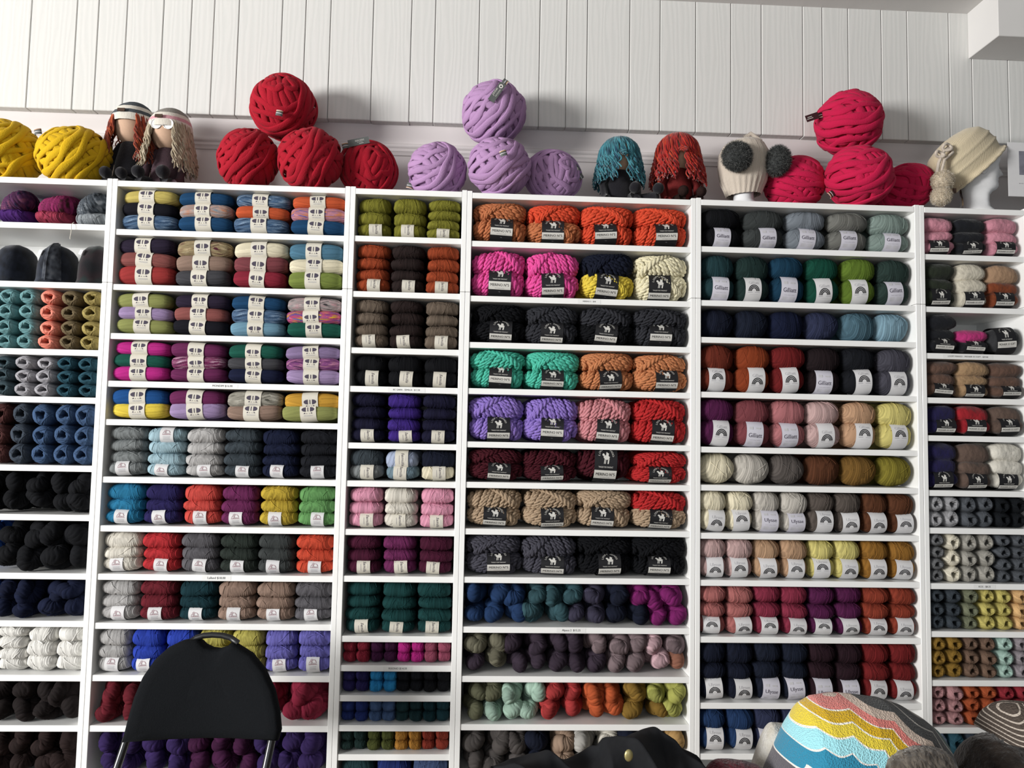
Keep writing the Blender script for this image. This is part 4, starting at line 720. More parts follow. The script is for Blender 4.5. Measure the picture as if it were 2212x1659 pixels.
def doll(px, py_head, label, hair, seed, hat=None, glasses=False, shirt='plum_knit', feet='black_knit', lean=0.0, feetx=(), hairspan=None, scale=1.0, Y=.13, flare=.3):
    rng = np.random.RandomState(seed); p = at(px, py_head, Y); root = empty('yarn_doll', (p[0], p[1], TOP)); tag(root, label, 'doll', 'yarn haired dolls on the bookcases')
    hz = p[2] - TOP; R = .064 * scale
    b = MB(); b.lathe([(.002, .004), (.054, .006), (.060, .03), (.052, (hz - R) * .6), (.036, hz - R * 1.0), (.024, hz - R * .85), (.004, hz - R * .75)], n=20); b.build('torso', M[shirt], root)
    for sg in (-1, 1):
        MB().tube([(sg * .034, -.005, hz - R * 1.05), (sg * .064, -.02, (hz - R) * .6), (sg * .060, -.05, .03), (sg * .054, -.075, .018)], [.014, .014, .013, .012], 8).build('arm', M[shirt], root)
    hd = MB(); hd.ball((0, -.004, hz), (R * .93, R * .9, R * 1.04), nu=18, nv=24, fn=lambda n: 1 + .05 * np.clip(-n[..., 1], 0, 1) ** 8); h = hd.build('head', M['skin'], root)
    hr = MB()
    if hairspan is None: hairspan = [(-.22 * PI, 1.22 * PI)]
    for a0, a1, n_, zz in hairspan: curls(hr, n_, rng, R * 1.06, R * zz, 0, a0, a1, wob=.0062 * scale, r=.0036, cz=hz, flare=flare)
    hr.build('hair', HM[hair], root)
    if hat:
        cb = MB(); cap_rows(cb, (0, .004, hz + R * .16), R * 1.20, R * 1.30, hat[0], sag=hat[2]); ho = cb.build('knitted_cap', [M[q] for q in hat[1]], root)
        pb = split_sharp(MB().box(-.013, .013, -.0015, .0015, -.006, .006).build('leather_patch', M['brown_patch'], ho)); pb.location = (-.010, -R * 1.165, hz + R * .58); pb.rotation_euler = (-.3, 0, -.05)
    if glasses:
        gb = MB(); lb = MB()
        for sg in (-1, 1):
            c = np.array([sg * .021, -R * 1.02, hz + .012]); a = np.linspace(0, 2 * PI, 20, endpoint=False); gb.tube(c + np.stack([.0175 * np.cos(a), 0 * a, .0175 * np.sin(a)], -1), .0012, 5, closed=True)
            lb.add(np.concatenate([[c + (0, -.001, 0)], c + np.stack([.017 * np.cos(a), .001 + 0 * a, .017 * np.sin(a)], -1)]), [(0, 1 + (k + 1) % 20, 1 + k) for k in range(20)], 0); gb.tube([c + (sg * .0155, 0, 0), c + (sg * .03, .03, .002)], .001, 5)
        gb.tube([(-.003, -R * 1.06, hz + .006), (.003, -R * 1.06, hz + .006)], .0011, 5); go = gb.build('spectacles', M['lens'], root); lb.build('lens', M['lens'], go)
    for k, (fx, fy, fr, mt) in enumerate(feetx):
        q = at(fx, fy, Y - .09); o3 = np.array([q[0] - p[0], q[1] - p[1], max(q[2] - TOP, fr * .96)])
        lg = MB().tube([(np.sign(o3[0]) * .028, -.02, .026), ((o3[0] + np.sign(o3[0]) * .028) / 2, -.05, .027), (o3[0], o3[1] + .01, min(o3[2], .03))], [.019, .017, .016], 8).build('leg', M[mt], root)
        sq = rng.uniform(0, 6); MB().ball(o3, (fr, fr * 1.25, fr * 1.0), nu=16, nv=20, fn=lambda n: 1 + .015 * np.sin(30 * n[..., 0] + 8 * np.sin(20 * n[..., 2] + sq))).build('foot', M[mt], lg)
    return root
HATG = ([(.02, .9, 0), (.9, 1.12, 1), (1.12, 1.30, 0), (1.30, 1.62, 1)], ['chc_knit', 'cream_knit'], .006)
M['chc_knit'] = plain('charcoal_knit', '#50555a', .9, .1, .15, 200, .6); M['grey_knit'] = plain('grey_knit', '#8b8781', .9, .1, .15, 200, .6); M['rose_knit'] = plain('rose_knit', '#cf9aa3', .9, .1, .1, 200, .5)
doll(287, 277, 'doll with auburn locks and a dark grey striped cap', 'auburn_locks', 1, HATG, shirt='black_knit', feetx=((228, 372, .020, 'black_knit'), (262, 373, .019, 'black_knit')), hairspan=[(-.33 * PI, .05 * PI, 62, 2.3), (.95 * PI, 1.32 * PI, 62, 2.3), (.05 * PI, .95 * PI, 50, 2.0)], Y=.15, flare=.5)
doll(366, 290, 'doll with blond locks, round spectacles and a pale striped cap', 'blond_locks', 2, ([(.02, .95, 0), (.95, 1.15, 1), (1.15, 1.32, 2), (1.32, 1.62, 1)], ['grey_knit', 'cream_knit', 'rose_knit'], .008), glasses=True, shirt='plum_knit', feetx=((298, 370, .021, 'black_knit'), (352, 371, .023, 'plum_black')) if False else ((298, 370, .021, 'black_knit'), (352, 371, .023, 'black_knit')), hairspan=[(-.33 * PI, .08 * PI, 100, 2.5), (.96 * PI, 1.32 * PI, 54, 2.3), (.05 * PI, .95 * PI, 54, 2.3)], Y=.14, flare=.55)
doll(1338, 338, 'doll with a teal mop of curly locks', 'teal_locks', 3, None, shirt='black_knit', feetx=((1372, 405, .021, 'black_knit'), (1422, 407, .020, 'black_knit')), hairspan=[(-.44 * PI, 1.42 * PI, 230, 1.9), (-.47 * PI, 1.47 * PI, 60, 1.5), (-.54 * PI, -.46 * PI, 9, .45)], Y=.15, scale=1.0, flare=.45)
doll(1464, 332, 'doll with a scarlet mop of curly locks', 'scarlet_locks', 4, None, shirt='red_knit', feetx=((1476, 412, .019, 'dark_brown_knit'), (1515, 414, .018, 'dark_brown_knit')), hairspan=[(-.47 * PI, 1.43 * PI, 260, 1.9), (-.55 * PI, -.46 * PI, 9, .4)], Y=.15, scale=1.06, flare=.5)
# ------------------------------------------------------------------ display heads with knitted hats
def head_mesh():
    """polystyrene head facing -Y, chin at z 0; brow, nose, lips, chin and neck shaped slice by slice"""
    zs = np.array([-.105, -.098, -.088, -.075, -.05, -.025, -.008, .002, .012, .022, .030, .036, .042, .049, .056, .064, .072, .082, .095, .106, .118, .132, .146, .160, .170, .175])
    fr = np.array([.055, .058, .050, .038, .034, .036, .050, .068, .075, .074, .070, .073, .071, .0735, .071, .074, .076, .077, .074, .078, .080, .076, .064, .045, .022, .004])
    bk = np.array([.062, .066, .060, .056, .055, .057, .060, .062, .064, .066, .069, .072, .075, .078, .081, .084, .087, .090, .094, .097, .099, .096, .086, .066, .036, .006])
    hw = np.array([.062, .064, .058, .046, .044, .046, .050, .046, .049, .053, .056, .058, .060, .062, .063, .065, .066, .067, .068, .069, .070, .068, .061, .046, .025, .004])
    nose = np.interp(zs, [.048, .054, .060, .066, .080, .098, .106], [0, .006, .029, .027, .015, .003, 0]); lip = np.interp(zs, [.026, .032, .036, .041, .045, .050], [0, .004, .0, .005, .001, 0])
    eye = np.exp(-((zs - .092) / .012) ** 2) * .012; n = 72; a = np.linspace(0, 2 * PI, n, endpoint=False); rows = []
    for i, z in enumerate(zs):
        c = np.cos(a); s = np.sin(a); y = np.where(c > 0, -fr[i] * np.abs(c) ** .82, bk[i] * np.abs(c) ** .9); x = hw[i] * np.sign(s) * np.abs(s) ** .9
        d = np.where(c > 0, nose[i] * np.exp(-(s / .16) ** 2) + lip[i] * np.exp(-(s / .3) ** 2) - eye[i] * np.exp(-((np.abs(s) - .42) / .16) ** 2), 0); rows.append(np.stack([x, y - d, np.full(n, z)], -1))
    b = MB(); b.grid(np.array(rows), wv=True); b.f.append(tuple(range(n))[::-1]); b.m.append(0); b.f.append(tuple((len(zs) - 1) * n + k for k in range(n))); b.m.append(0)
    b.lathe([(.001, -.122), (.072, -.122), (.076, -.118), (.074, -.108), (.060, -.100), (.001, -.099)], n=48)
    for sg in (-1, 1): b.ball((sg * .069, .012, .075), (.008, .018, .028), nu=10, nv=12)
    return b
HEAD = head_mesh().mesh('head', M['foam'])
def knit_mat(name, hx, sc=150):
    m, nt, bs = newmat(name); bs.inputs['Base Color'].default_value = lin(hx); bs.inputs['Roughness'].default_value = .9; bs.inputs['Specular IOR Level'].default_value = .1; bs.inputs['Sheen Weight'].default_value = .3
    tc = nd(nt, 'ShaderNodeTexCoord'); w1 = nd(nt, 'ShaderNodeTexWave', wave_type='BANDS', bands_direction='X'); w1.inputs['Scale'].default_value = sc / 2; w1.inputs['Distortion'].default_value = 2; w1.inputs['Detail Scale'].default_value = 3
    nt.links.new(tc.outputs['UV' if False else 'Object'], w1.inputs['Vector']); bump(nt, bs, w1.outputs['Fac'], .5, .0015); return m
M['hat_beige'] = knit_mat('beige_knit', '#cdbfa2'); M['hat_oat'] = knit_mat('oat_knit', '#c9bdaf')
def fur(r, n, ln, seed, c=(0, 0, 0), sc=(1, 1, 1), fn=None, wd=.0006):
    rng = np.random.RandomState(seed); b = MB(); sc = np.array(sc); d = rng.normal(size=(n, 3)); d /= np.linalg.norm(d, axis=1, keepdims=True)
    b.ball(c, r * sc, nu=12, nv=16, fn=fn); k = 1 if fn is None else fn(d)[:, None]; P = d * r * sc * k + np.array(c); h = n // 4
    b.fibres(P[h:], d[h:], ln, wd, rng, 0); b.fibres(P[:h], d[:h], ln * 1.1, wd, rng, 1); return b
# first head, seen from the back, fur pompom hat
p = at(1606, 372, .13); hz0 = TOP + .1235; r1 = empty('mannequin_bust', (p[0], p[1], TOP)); tag(r1, 'white mannequin head under the beige hat with grey fur pompoms', 'mannequin head', 'polystyrene mannequin heads')
o = link('head', HEAD, r1); o.location = (0, 0, .1235 * .80); o.rotation_euler = (0, 0, 2.7); o.scale = (.80, .80, .80)
zt = at(1600, 297, .13)[2] - TOP; zb = at(1610, 418, .10)[2] - TOP
ht = empty('fur_pompom_hat', (p[0], p[1], TOP)); tag(ht, 'beige knitted hat with two grey fur pompoms', 'hat', 'knitted hats on display heads')
n = 96; a = np.linspace(0, 2 * PI, n, endpoint=False); zz = np.linspace(0, 1, 30); rows = []
for q in zz:
    rad = np.interp(q, [0, .1, .22, .32, .5, .72, .86, .94, .98, 1], [.062, .070, .082, .088, .094, .090, .074, .050, .028, .002]); rib = (.0022 if q < .27 else .0006) * np.cos(a * 48 / 2); rows.append(np.stack([(rad + rib) * np.cos(a), (rad + rib) * np.sin(a) * .95, np.full(n, zb + (zt - zb) * q) + .006 * np.cos(a - .5)], -1))
hb = MB().grid(np.array(rows), wv=True); hb.tube([(.0, -.01, zt - .004), (.02, -.02, zt + .008), (.045, -.015, zt - .006), (.058, -.02, zt - .02)], .008, 8); hb.build('knitted_cap', M['hat_oat'], ht)
q = at(1592, 338, .03) - np.array([p[0], p[1], TOP]); fur(.050, 6000, .011, 5, q, (1, .8, 1), wd=.0004).build('fur_pompom', [M['fur'], M['fur_tip']], ht)
q = at(1682, 345, .06) - np.array([p[0], p[1], TOP]); fo = fur(.045, 5200, .011, 6, (0, 0, 0), (.9, .8, 1.05), fn=lambda d: 1 + .35 * np.clip(-(d[..., 2] * .8 + d[..., 0] * .5), 0, 1) ** 3, wd=.0004).build('fur_pompom', [M['fur'], M['fur_tip']], ht); fo.location = q
# second head, in profile
p = at(2113, 380, .13); r2 = empty('mannequin_bust', (p[0], p[1], TOP)); tag(r2, 'white mannequin head in profile under the cream slouch hat', 'mannequin head', 'polystyrene mannequin heads')
o = link('head', HEAD, r2); o.location = (0, 0, .1235 * .88); o.rotation_euler = (0, 0, PI / 2 - .12); o.scale = (.90, .90, .91)
h2 = empty('slouch_hat', (p[0], p[1], TOP)); tag(h2, 'cream slouch hat with two hanging pompoms', 'hat', 'knitted hats on display heads')
def rel(px, py, Y): return at(px, py, Y) - np.array([p[0], p[1], TOP])
brim_f, brim_b = rel(2158, 321, .13), rel(2056, 416, .13); cen = (brim_f + brim_b) / 2; ex = brim_f - brim_b; Lr = np.linalg.norm(ex) / 2; ex /= np.linalg.norm(ex); ey = np.array([0, 1.0, 0]); ez = np.cross(ex, ey); ez *= -1 if ez[2] < 0 else 1
n = 88; a = np.linspace(0, 2 * PI, n, endpoint=False); rows = []
for q in np.linspace(0, 1, 34):
    rad = np.interp(q, [0, .04, .09, .3, .55, .75, .9, .97, 1], [1.06, 1.0, .98, 1.06, 1.06, .98, .72, .36, .02]); rg = .035 * sum(math.exp(-((q - c_) / .022) ** 2) for c_ in (.30, .52)); off = .025 * math.exp(-(q / .05) ** 2)
    rows.append(cen + ez * (q * .158) - ex * (.016 * q ** 1.3) + (rad + rg) * (ex * Lr * np.cos(a)[:, None] * (1 + off) + ey * .080 * np.sin(a)[:, None]))
hb = MB().grid(np.array(rows), wv=True); hb.tube(cen + 1.05 * (ex * Lr * np.cos(a)[:, None] + ey * .080 * np.sin(a)[:, None]) - ez * .002, .0055 + .0012 * np.cos(a * 22), 7, closed=True); hb.build('knitted_cap', M['hat_beige'], h2)
kn = [rel(2052, 315, .06), rel(2038, 328, .05), rel(2028, 352, .05), rel(2024, 376, .05)]; cb = MB(); cb.tube(kn, .006, 7); cb.tube([kn[0], rel(2058, 330, .05), rel(2040, 345, .05), rel(2033, 372, .05), rel(2035, 405, .05)], .006, 7)
aa = np.linspace(0, 2 * PI, 18, endpoint=False); c0 = rel(2046, 318, .045); cb.tube(c0 + np.stack([.016 * np.cos(aa), .004 * np.sin(2 * aa), .012 * np.sin(aa)], -1), .0055, 7, closed=True); c0 = rel(2030, 333, .045); cb.tube(c0 + np.stack([.014 * np.cos(aa) - .006 * np.sin(aa), .004 * np.sin(2 * aa), .010 * np.sin(aa)], -1), .0055, 7, closed=True); cb.build('tie_cord', M['hat_oat'], h2)
for (fx, fy, fr, sd) in ((2036, 391, .037, 7), (2033, 424, .034, 8)):
    q = rel(fx, fy, .045); q[2] = max(q[2], fr + .008); fur(fr * .95, 4200, .007, sd, q, wd=.0004, fn=lambda d: 1 + .05 * np.sin(9 * d[..., 0] + 7 * d[..., 2])).build('pompom', [M['beige_fur'], M['cream_knit']], h2)
split_sharp(MB().box(-.006, .006, -.001, .001, -.009, .009).build('hat_label', M['brown_patch'], h2)).location = rel(2062, 412, .04)
# bagged brown balls and the white card at the right edge
q0 = at(2186, 400, .222); q0[0] = min(q0[0], 3.148); bag = empty('bagged_yarn', (q0[0], q0[1], TOP)); bag.scale = (1, 1, 1.14); tag(bag, 'cellophane tube of brown yarn balls with tan wrappers', 'bagged yarn')
bw = yarn_mat('brown_bagged_wool', 220, .5, .001, .2, ['#544943', '#6b5d55', '#5d514b']); hts = [.048, .118, .185, .232]
for k in range(3):
    zc = .044 + .078 * k; yb = link('wound_yarn', VM['L'][k], bag); yb.location = (0, 0, zc); yb.scale = (.094 / .130, .092 / .11, .086 / .105); yb.rotation_euler = (.2 * k, 0, .8 * k); yb.color = tuple(.8 * q for q in lin('#64574f')[:3]) + (1.0,)
    if k < 2: MB().lathe([(.041, zc + .027), (.0415, zc + .052)], n=28).build('paper_wrapper', M['tan_paper'], bag)
MB().lathe([(.002, .0005), (.046, .001), (.0505, .02), (.0500, .06), (.045, .082), (.049, .11), (.049, .14), (.044, .160), (.046, .2), (.030, .235), (.01, .247)], n=36, fn=lambda P: P * (1 + .012 * np.sin(P[..., 2:3] * 160 + 5 * P[..., 0:1] * 60))).build('cellophane_sleeve', M['cello'], bag)
q0 = at(2245, 372, .10); ex_ = MB()
cL, cR, cT, cB = at(2178, 310, .08), at(2300, 300, .08), at(2178, 306, .08)[2], at(2183, 423, .08)[2]; cw = cR[0] - cL[0]
cardo = empty('picture_card', (cL[0] + cw / 2, .085, TOP)); tag(cardo, 'white card with a grey picture at the right edge', 'card')
hh = cT - cB; zb_ = cB - TOP
split_sharp(MB().box(-cw / 2, cw / 2, -.001, .001, zb_, zb_ + hh).build('card_sheet', M['white_paper'], cardo)); MB().add(np.array([(-cw / 2 + .042, -.0016, zb_ + hh * .40), (cw / 2 - .042, -.0016, zb_ + hh * .40), (cw / 2 - .042, -.0016, zb_ + hh * .84), (-cw / 2 + .042, -.0016, zb_ + hh * .84)]), [(0, 1, 2, 3)]).build('printed_picture', M['photo_grey'], cardo)
mb = MB(); mb.tube([(-.02, .02, .002), (-.01, .005, zb_ + .02)], .003, 6); mb.tube([(.03, .02, .002), (.02, .005, zb_ + .02)], .003, 6); mb.box(-.05, .06, .0, .03, .0, .004); mb.build('card_stand', M['chair_tube'], cardo)
bm = MB()
for k in range(7): v, f = rect2d(-cw / 2 + .040 + .0085 * k, -cw / 2 + .0455 + .0085 * k, zb_ + hh * .235, zb_ + hh * .247, 1, 1); bm.add(np.stack([v[:, 0], 0 * v[:, 0] - .0017, v[:, 1]], -1), f)
bm.build('caption_print', M['grey_ink'], cardo)
for (bx, by, r, code, lb) in ((2212, 432, .030, '#6d6259', 'small brown wool ball below the white card'),):
    q = at_z(bx, by, TOP + .03); o = link('small_yarn_ball', VM['L'][0]); o.location = (q[0], .19, TOP + .030); o.scale = (.46, .46, .57); o.color = lin(code); tag(o, lb, 'yarn ball')
# ------------------------------------------------------------------ tweed hats on the second shelf of the leftmost bookcase
TW = [yarn_mat('navy_tweed', 300, .5, .001, .3, ['#171b26', '#232a38', '#2d3444'], mscale=60), yarn_mat('grey_tweed', 300, .5, .001, .3, ['#24272f', '#4d525c', '#6d727a'], mscale=70), yarn_mat('dark_plaid', 300, .5, .001, .3, ['#14161c', '#2a1c22', '#1b2a2a'], mscale=25)]
zb = LEV[1][2]
for k, (l_, r_, tp, mi, lb) in enumerate(((-42, 43, 520, 0, 'navy tweed hat cut off by the left picture edge'), (52, 136, 522, 0, 'navy tweed hat with a grey herringbone flap'), (143, 222, 522, 2, 'dark plaid tweed hat beside the shelf side'))):
    a_, b_ = at(l_, 600, .03)[0], at(r_, 600, .03)[0]; w = b_ - a_; hh = at((l_ + r_) / 2, tp, .06)[2] - zb
    rt = empty('tweed_hat', ((a_ + b_) / 2, .125, zb + .0012)); tag(rt, lb, 'hat', 'tweed hats on the second shelf')
    m_ = MB(); rows = []; n = 48; a = np.linspace(0, 2 * PI, n, endpoint=False)
    for q in np.linspace(0, 1, 20):
        wr = np.interp(q, [0, .06, .12, .5, .8, .93, 1], [.50, .49, .46, .44, .36, .24, .01]); rows.append(np.stack([w * wr * np.cos(a) * (1 + .02 * np.sin(3 * a + 6 * q)), .105 * wr / .5 * np.sin(a), np.full(n, hh * q)], -1))
    m_.grid(np.array(rows), wv=True); m_.build('crown_panel', TW[mi], rt)
    MB().lathe([(w * .40, .0), (w * .50, .001), (w * .505, .006), (w * .46, .010)], n=40).build('brim', TW[mi], rt)
    if k == 1:
        P = []
        for q in np.linspace(0, 1, 16):
            wr = np.interp(q, [0, .5, .8, .93, 1], [.44, .44, .37, .25, .06]) * 1.03; t = np.linspace(-.10 + .02 * math.sin(3 * q), .86, 10) * (1 - .25 * q) + .10 * q; P.append(np.stack([w * wr * np.sin(t), -.105 * wr / .5 * np.cos(t) - .004, np.full(10, .006 + hh * q * .99)], -1))
        f_ = MB().grid(np.array(P)); f_.tube([r[2] + (0, -.002, 0) for r in P], .0022, 5); f_.build('herringbone_flap', TW[1], rt)
    if k > 0:
        t = split_sharp(MB().box(-.007, .007, -.0008, .0008, -.009, .009).build('woven_label', M['white_paper'], rt)); t.location = (-.025 if k == 1 else -.022, -.079 if k == 1 else -.085, hh * .72); t.rotation_euler = (-.22, .25, -.35)
# hanging price string below the first shelf of the leftmost bookcase
s0 = at(155, 487, -.004); th_ = MB().tube([s0 + (0, .012, .014), s0 + (0, -.002, .004), s0 + (.001, -.003, -.02), s0 + (-.002, -.003, -.042), s0 + (-.001, -.003, -.048)], .0012, 5).build('loose_yarn_end', M['cream_knit']); tag(th_, 'loose pale yarn end hanging over the top shelf edge', 'yarn end')
# ------------------------------------------------------------------ folding chair
YC = -.30
ch = empty('folding_chair', (at(442, 1500, YC)[0], YC, 0)); tag(ch, 'black padded folding chair in front of the second bookcase', 'chair'); cx0 = at(442, 1500, YC)[0]
def cpt(px, py): q = at(px, py, YC); return (q[0] - cx0, q[2])
out = [(272, 1596), (284, 1545), (296, 1500), (312, 1460), (335, 1425), (362, 1400), (392, 1386), (420, 1381)]; outr = [(482, 1384), (510, 1393), (545, 1412), (575, 1445), (597, 1487), (608, 1530), (612, 1570), (606, 1592)]
dip = [(428, 1384), (437, 1392), (451, 1399), (465, 1402), (480, 1400)] 
outr[0] = (500, 1388); ring_ = [cpt(*q) for q in out] + [cpt(*q) for q in [(431, 1386), (440, 1395), (455, 1402), (472, 1404), (488, 1399)]] + [cpt(*q) for q in outr] + [cpt(*q) for q in [(560, 1594), (500, 1595), (440, 1596), (360, 1597), (310, 1597)]]
rg = np.array(ring_); c2 = rg.mean(0); b = MB(); k = len(rg)
def curve_y(x): return .10 * (x / .22) ** 2 * .35
lay = []
for s_, y_ in ((.80, -.030), (.93, -.028), (.985, -.020), (1.0, -.008), (1.0, .004), (.98, .012), (.90, .016)):
    q = c2 + (rg - c2) * s_; lay.append(np.stack([q[:, 0], y_ - curve_y(q[:, 0]) + .02, q[:, 1]], -1))
b.grid(np.array(lay), wv=True)
for row, flip in ((0, 0), (6, 1)):
    c = lay[row].mean(0); i0 = b.n; rg2 = [lay[row] * (1 - t) + c * t for t in (.0, .35, .7)]
    for q in rg2[1:]: q[:, 1] = (-.034 if row == 0 else .018) - curve_y(q[:, 0]) + .02
    b.grid(np.array(rg2)[::-1] if row == 0 else np.array(rg2), wv=True); c[1] = (-.034 if row == 0 else .018) - curve_y(c[0]) + .02; b.add(np.concatenate([[c], rg2[2]]), [(0, 1 + i, 1 + (i + 1) % k) if row else (0, 1 + (i + 1) % k, 1 + i) for i in range(k)])
b.build('backrest', M['chair_cloth'], ch)
hp = [cpt(*q) for q in ((410, 1388), (420, 1381), (436, 1376), (455, 1374.5), (476, 1375.5), (495, 1380), (512, 1391))]
MB().tube([(x, .006 - curve_y(x) + .01, z) for x, z in hp], .0085, 10).build('carry_handle', M['chair_plastic'], ch)
for sg, (tx, ty), (bx_, by_) in ((-1, (281, 1575), (258, 1665)), (1, (592, 1575), (577, 1665))):
    t = cpt(tx, ty); q = cpt(bx_, by_); d = (q[0] - t[0]) / (q[1] - t[1]); zf = .012
    top = (t[0] - d * -.05, .0, t[1] + .05); bot = (t[0] + d * (zf - t[1]), -.10, zf); P = [(top[0], .005, top[2]), (t[0], .0, t[1]), (q[0], -.03, q[1]), (t[0] + d * (.40 - t[1]), -.10, .42), (t[0] + d * (.40 - t[1]) + sg * .0, -.36, zf)]
    lg = MB().tube(P, .0115, 12).build('leg', M['chair_tube'], ch); MB().ball(P[-1], (.015, .015, .012), nu=8, nv=10).build('rubber_foot', M['chair_plastic'], lg)
    P = [(t[0] + d * (.40 - t[1]) + sg * .012, -.33, .43), (t[0] + d * (.2 - t[1]) + sg * .012, -.12, .2), (t[0] + d * (.2 - t[1]) + sg * .012, .06, zf)]
    lg = MB().tube(P, .0105, 12).build('leg', M['chair_tube'], ch); MB().ball(P[-1], (.015, .015, .012), nu=8, nv=10).build('rubber_foot', M['chair_plastic'], lg)
split_sharp(MB().box(-.20, .20, -.46, -.10, .425, .460, bv=.012).build('seat', M['chair_cloth'], ch), 60)
MB().tube([(-.21, -.12, .21), (.21, -.12, .21)], .008, 8).build('stretcher', M['chair_tube'], ch)
# ------------------------------------------------------------------ table with garments in front
YT = -.95; TZ = .735
tb = empty('display_table', (2.0, -1.08, 0)); tag(tb, 'pale wooden table under the heap of garments', 'table')
split_sharp(MB().box(-.80, .72, -.32, .30, TZ - .03, TZ - .002, bv=.003).build('table_top', M['table'], tb))
for sx in (-.74, .66):
    for sy in (-.27, .25): split_sharp(MB().box(sx - .025, sx + .025, sy - .025, sy + .025, 0, TZ - .03, bv=.003).build('leg', M['table'], tb))
def heap(name, prof, Yc, dep, mat, label, cat, z0=TZ, nx=70, ny=44, folds=0.0, seed=1, freq=30, pw=.6, back=None, uvq=None, parent=None, bumps=0.0):
    """a soft pile: prof = its outline on the photograph, standing on z0 at distance Yc"""
    pts = np.array([at(x, y, Yc) for x, y in prof]); xs = np.linspace(pts[0, 0], pts[-1, 0], nx); tops = np.interp(xs, pts[:, 0], pts[:, 2]); tops = np.maximum(tops, z0 + .004)
    rng = np.random.RandomState(seed); ph = rng.uniform(0, 6.28, 8); back = back or dep
    k = np.ones(5) / 5; tops = np.convolve(np.pad(tops, 2, mode='edge'), k, 'valid')
    u = np.linspace(-1, 1, ny); Xg, U = np.meshgrid(xs, u, indexing='ij'); e = np.clip(np.minimum((xs - xs[0]), (xs[-1] - xs)) / (.18 * (xs[-1] - xs[0])), 0, 1) ** .5
    d = np.where(U < 0, dep, back); sh_ = (1 - np.abs(U) ** 2.2) ** pw
    Z = z0 + (tops[:, None] - z0) * sh_; Yg = Yc + U * d * (.55 + .45 * e[:, None])
    f = folds * ((1 - 2 * np.abs(np.sin(.5 * (freq * (Xg - xs[0]) + 3 * U + ph[0] + 1.5 * np.sin(2.2 * U + ph[1])))) ** .8) * .6 + np.sin(.6 * freq * (Xg - xs[0]) - 5 * U + ph[2]) * .5) * (1 - U ** 4)
    f = f + bumps * rng.normal(size=f.shape)
    Zg = np.maximum(Z + f * np.clip((Z - z0) / .05, 0, 1), z0 + .001); Yg = Yg - f * .8
    b = MB(); b.grid(np.stack([Xg, Yg, Zg], -1), a=uvq(Xg, Yg, Zg, U, xs) if uvq else None)
    lo = np.stack([Xg, Yg, np.full_like(Xg, z0)], -1); n0 = 0
    edge = [(0, j) for j in range(ny)] + [(i, ny - 1) for i in range(1, nx)] + [(nx - 1, j) for j in range(ny - 2, -1, -1)] + [(i, 0) for i in range(nx - 2, 0, -1)]
    idx = [i * ny + j for i, j in edge]; b.f.append(tuple(idx)[::-1]); b.m.append(0)
    o = b.build(name, mat, parent)
    if label: tag(o, label, cat)
    return o
def stripes_mat():
    m, nt, bs = newmat('striped_crochet'); bs.inputs['Roughness'].default_value = .9; bs.inputs['Specular IOR Level'].default_value = .1; bs.inputs['Sheen Weight'].default_value = .3
    at_ = nd(nt, 'ShaderNodeAttribute', attribute_name='strand'); rp = nd(nt, 'ShaderNodeValToRGB'); rp.color_ramp.interpolation = 'CONSTANT'
    cs = [(0, '#5d5a60'), (.25, '#e9e4dc'), (.268, '#2f86a6'), (.395, '#e9e4dc'), (.41, '#9fdce6'), (.508, '#efeade'), (.522, '#e0c93f'), (.596, '#efeade'), (.608, '#d1a91c'), (.668, '#efeade'), (.676, '#dd8078'), (.728, '#cfbbab'), (.785, '#3a3b3b'), (.84, '#b9b4ac'), (.848, '#343636'), (.895, '#b9b4ac'), (.903, '#2e5450')]
    el = rp.color_ramp.elements; el[0].position, el[0].color = cs[0][0], lin(cs[0][1]); el[1].position, el[1].color = cs[1][0], lin(cs[1][1])
    for p_, c in cs[2:]: e = el.new(p_); e.color = lin(c)
    nt.links.new(at_.outputs['Fac'], rp.inputs[0]); nt.links.new(rp.outputs[0], bs.inputs['Base Color'])
    tc = nd(nt, 'ShaderNodeTexCoord'); vo = nd(nt, 'ShaderNodeTexVoronoi'); vo.inputs['Scale'].default_value = 300; nt.links.new(tc.outputs['Object'], vo.inputs['Vector']); bump(nt, bs, vo.outputs['Distance'], .7, .003); return m
M['stripes'] = stripes_mat()
def knob(name, hx, hx2, sc=170, st=.9, ds=.004):
    m = yarn_mat(name, sc, st, ds, .4, [hx, hx2], mscale=70); return m
kx0, kz0 = at(1745, 1684, YT)[0], at(1745, 1684, YT)[2]
def bq(X, Y, Z, U, xs):
    # row number of the crochet, counted out from the folded corner; scalloped along the rows
    dx = X - kx0; dz = Z - kz0; an = np.arctan2(dz, dx * .7); r = np.sqrt((dx * np.where(dx > 0, .74, .52)) ** 2 + dz ** 2) * 970 / 240
    return np.clip(r + .040 * np.abs(np.sin(an * 9.5 + .3)) - .022, 0, 1)
heap('striped_blanket', [(1662, 1665), (1680, 1628), (1697, 1590), (1712, 1555), (1735, 1520), (1760, 1505), (1800, 1500), (1850, 1501), (1900, 1505), (1945, 1520), (1985, 1545), (2015, 1570), (2035, 1598), (2046, 1630), (2040, 1655), (2034, 1668)], YT, .17, M['stripes'], 'striped crochet blanket in yellow, aqua, coral and charcoal', 'blanket', nx=260, ny=150, folds=.004, seed=3, freq=24, pw=.62, back=.12, uvq=bq)
heap('cream_crochet_shawl', [(1626, 1668), (1640, 1620), (1655, 1575), (1664, 1561), (1690, 1562), (1712, 1566), (1730, 1600), (1745, 1650), (1750, 1668)], YT + .09, .07, knob('cream_crochet', '#ddd6c8', '#f6f2ea'), 'cream crochet shawl edge left of the striped blanket', 'shawl', nx=60, ny=36, folds=.006, seed=5, back=.06)
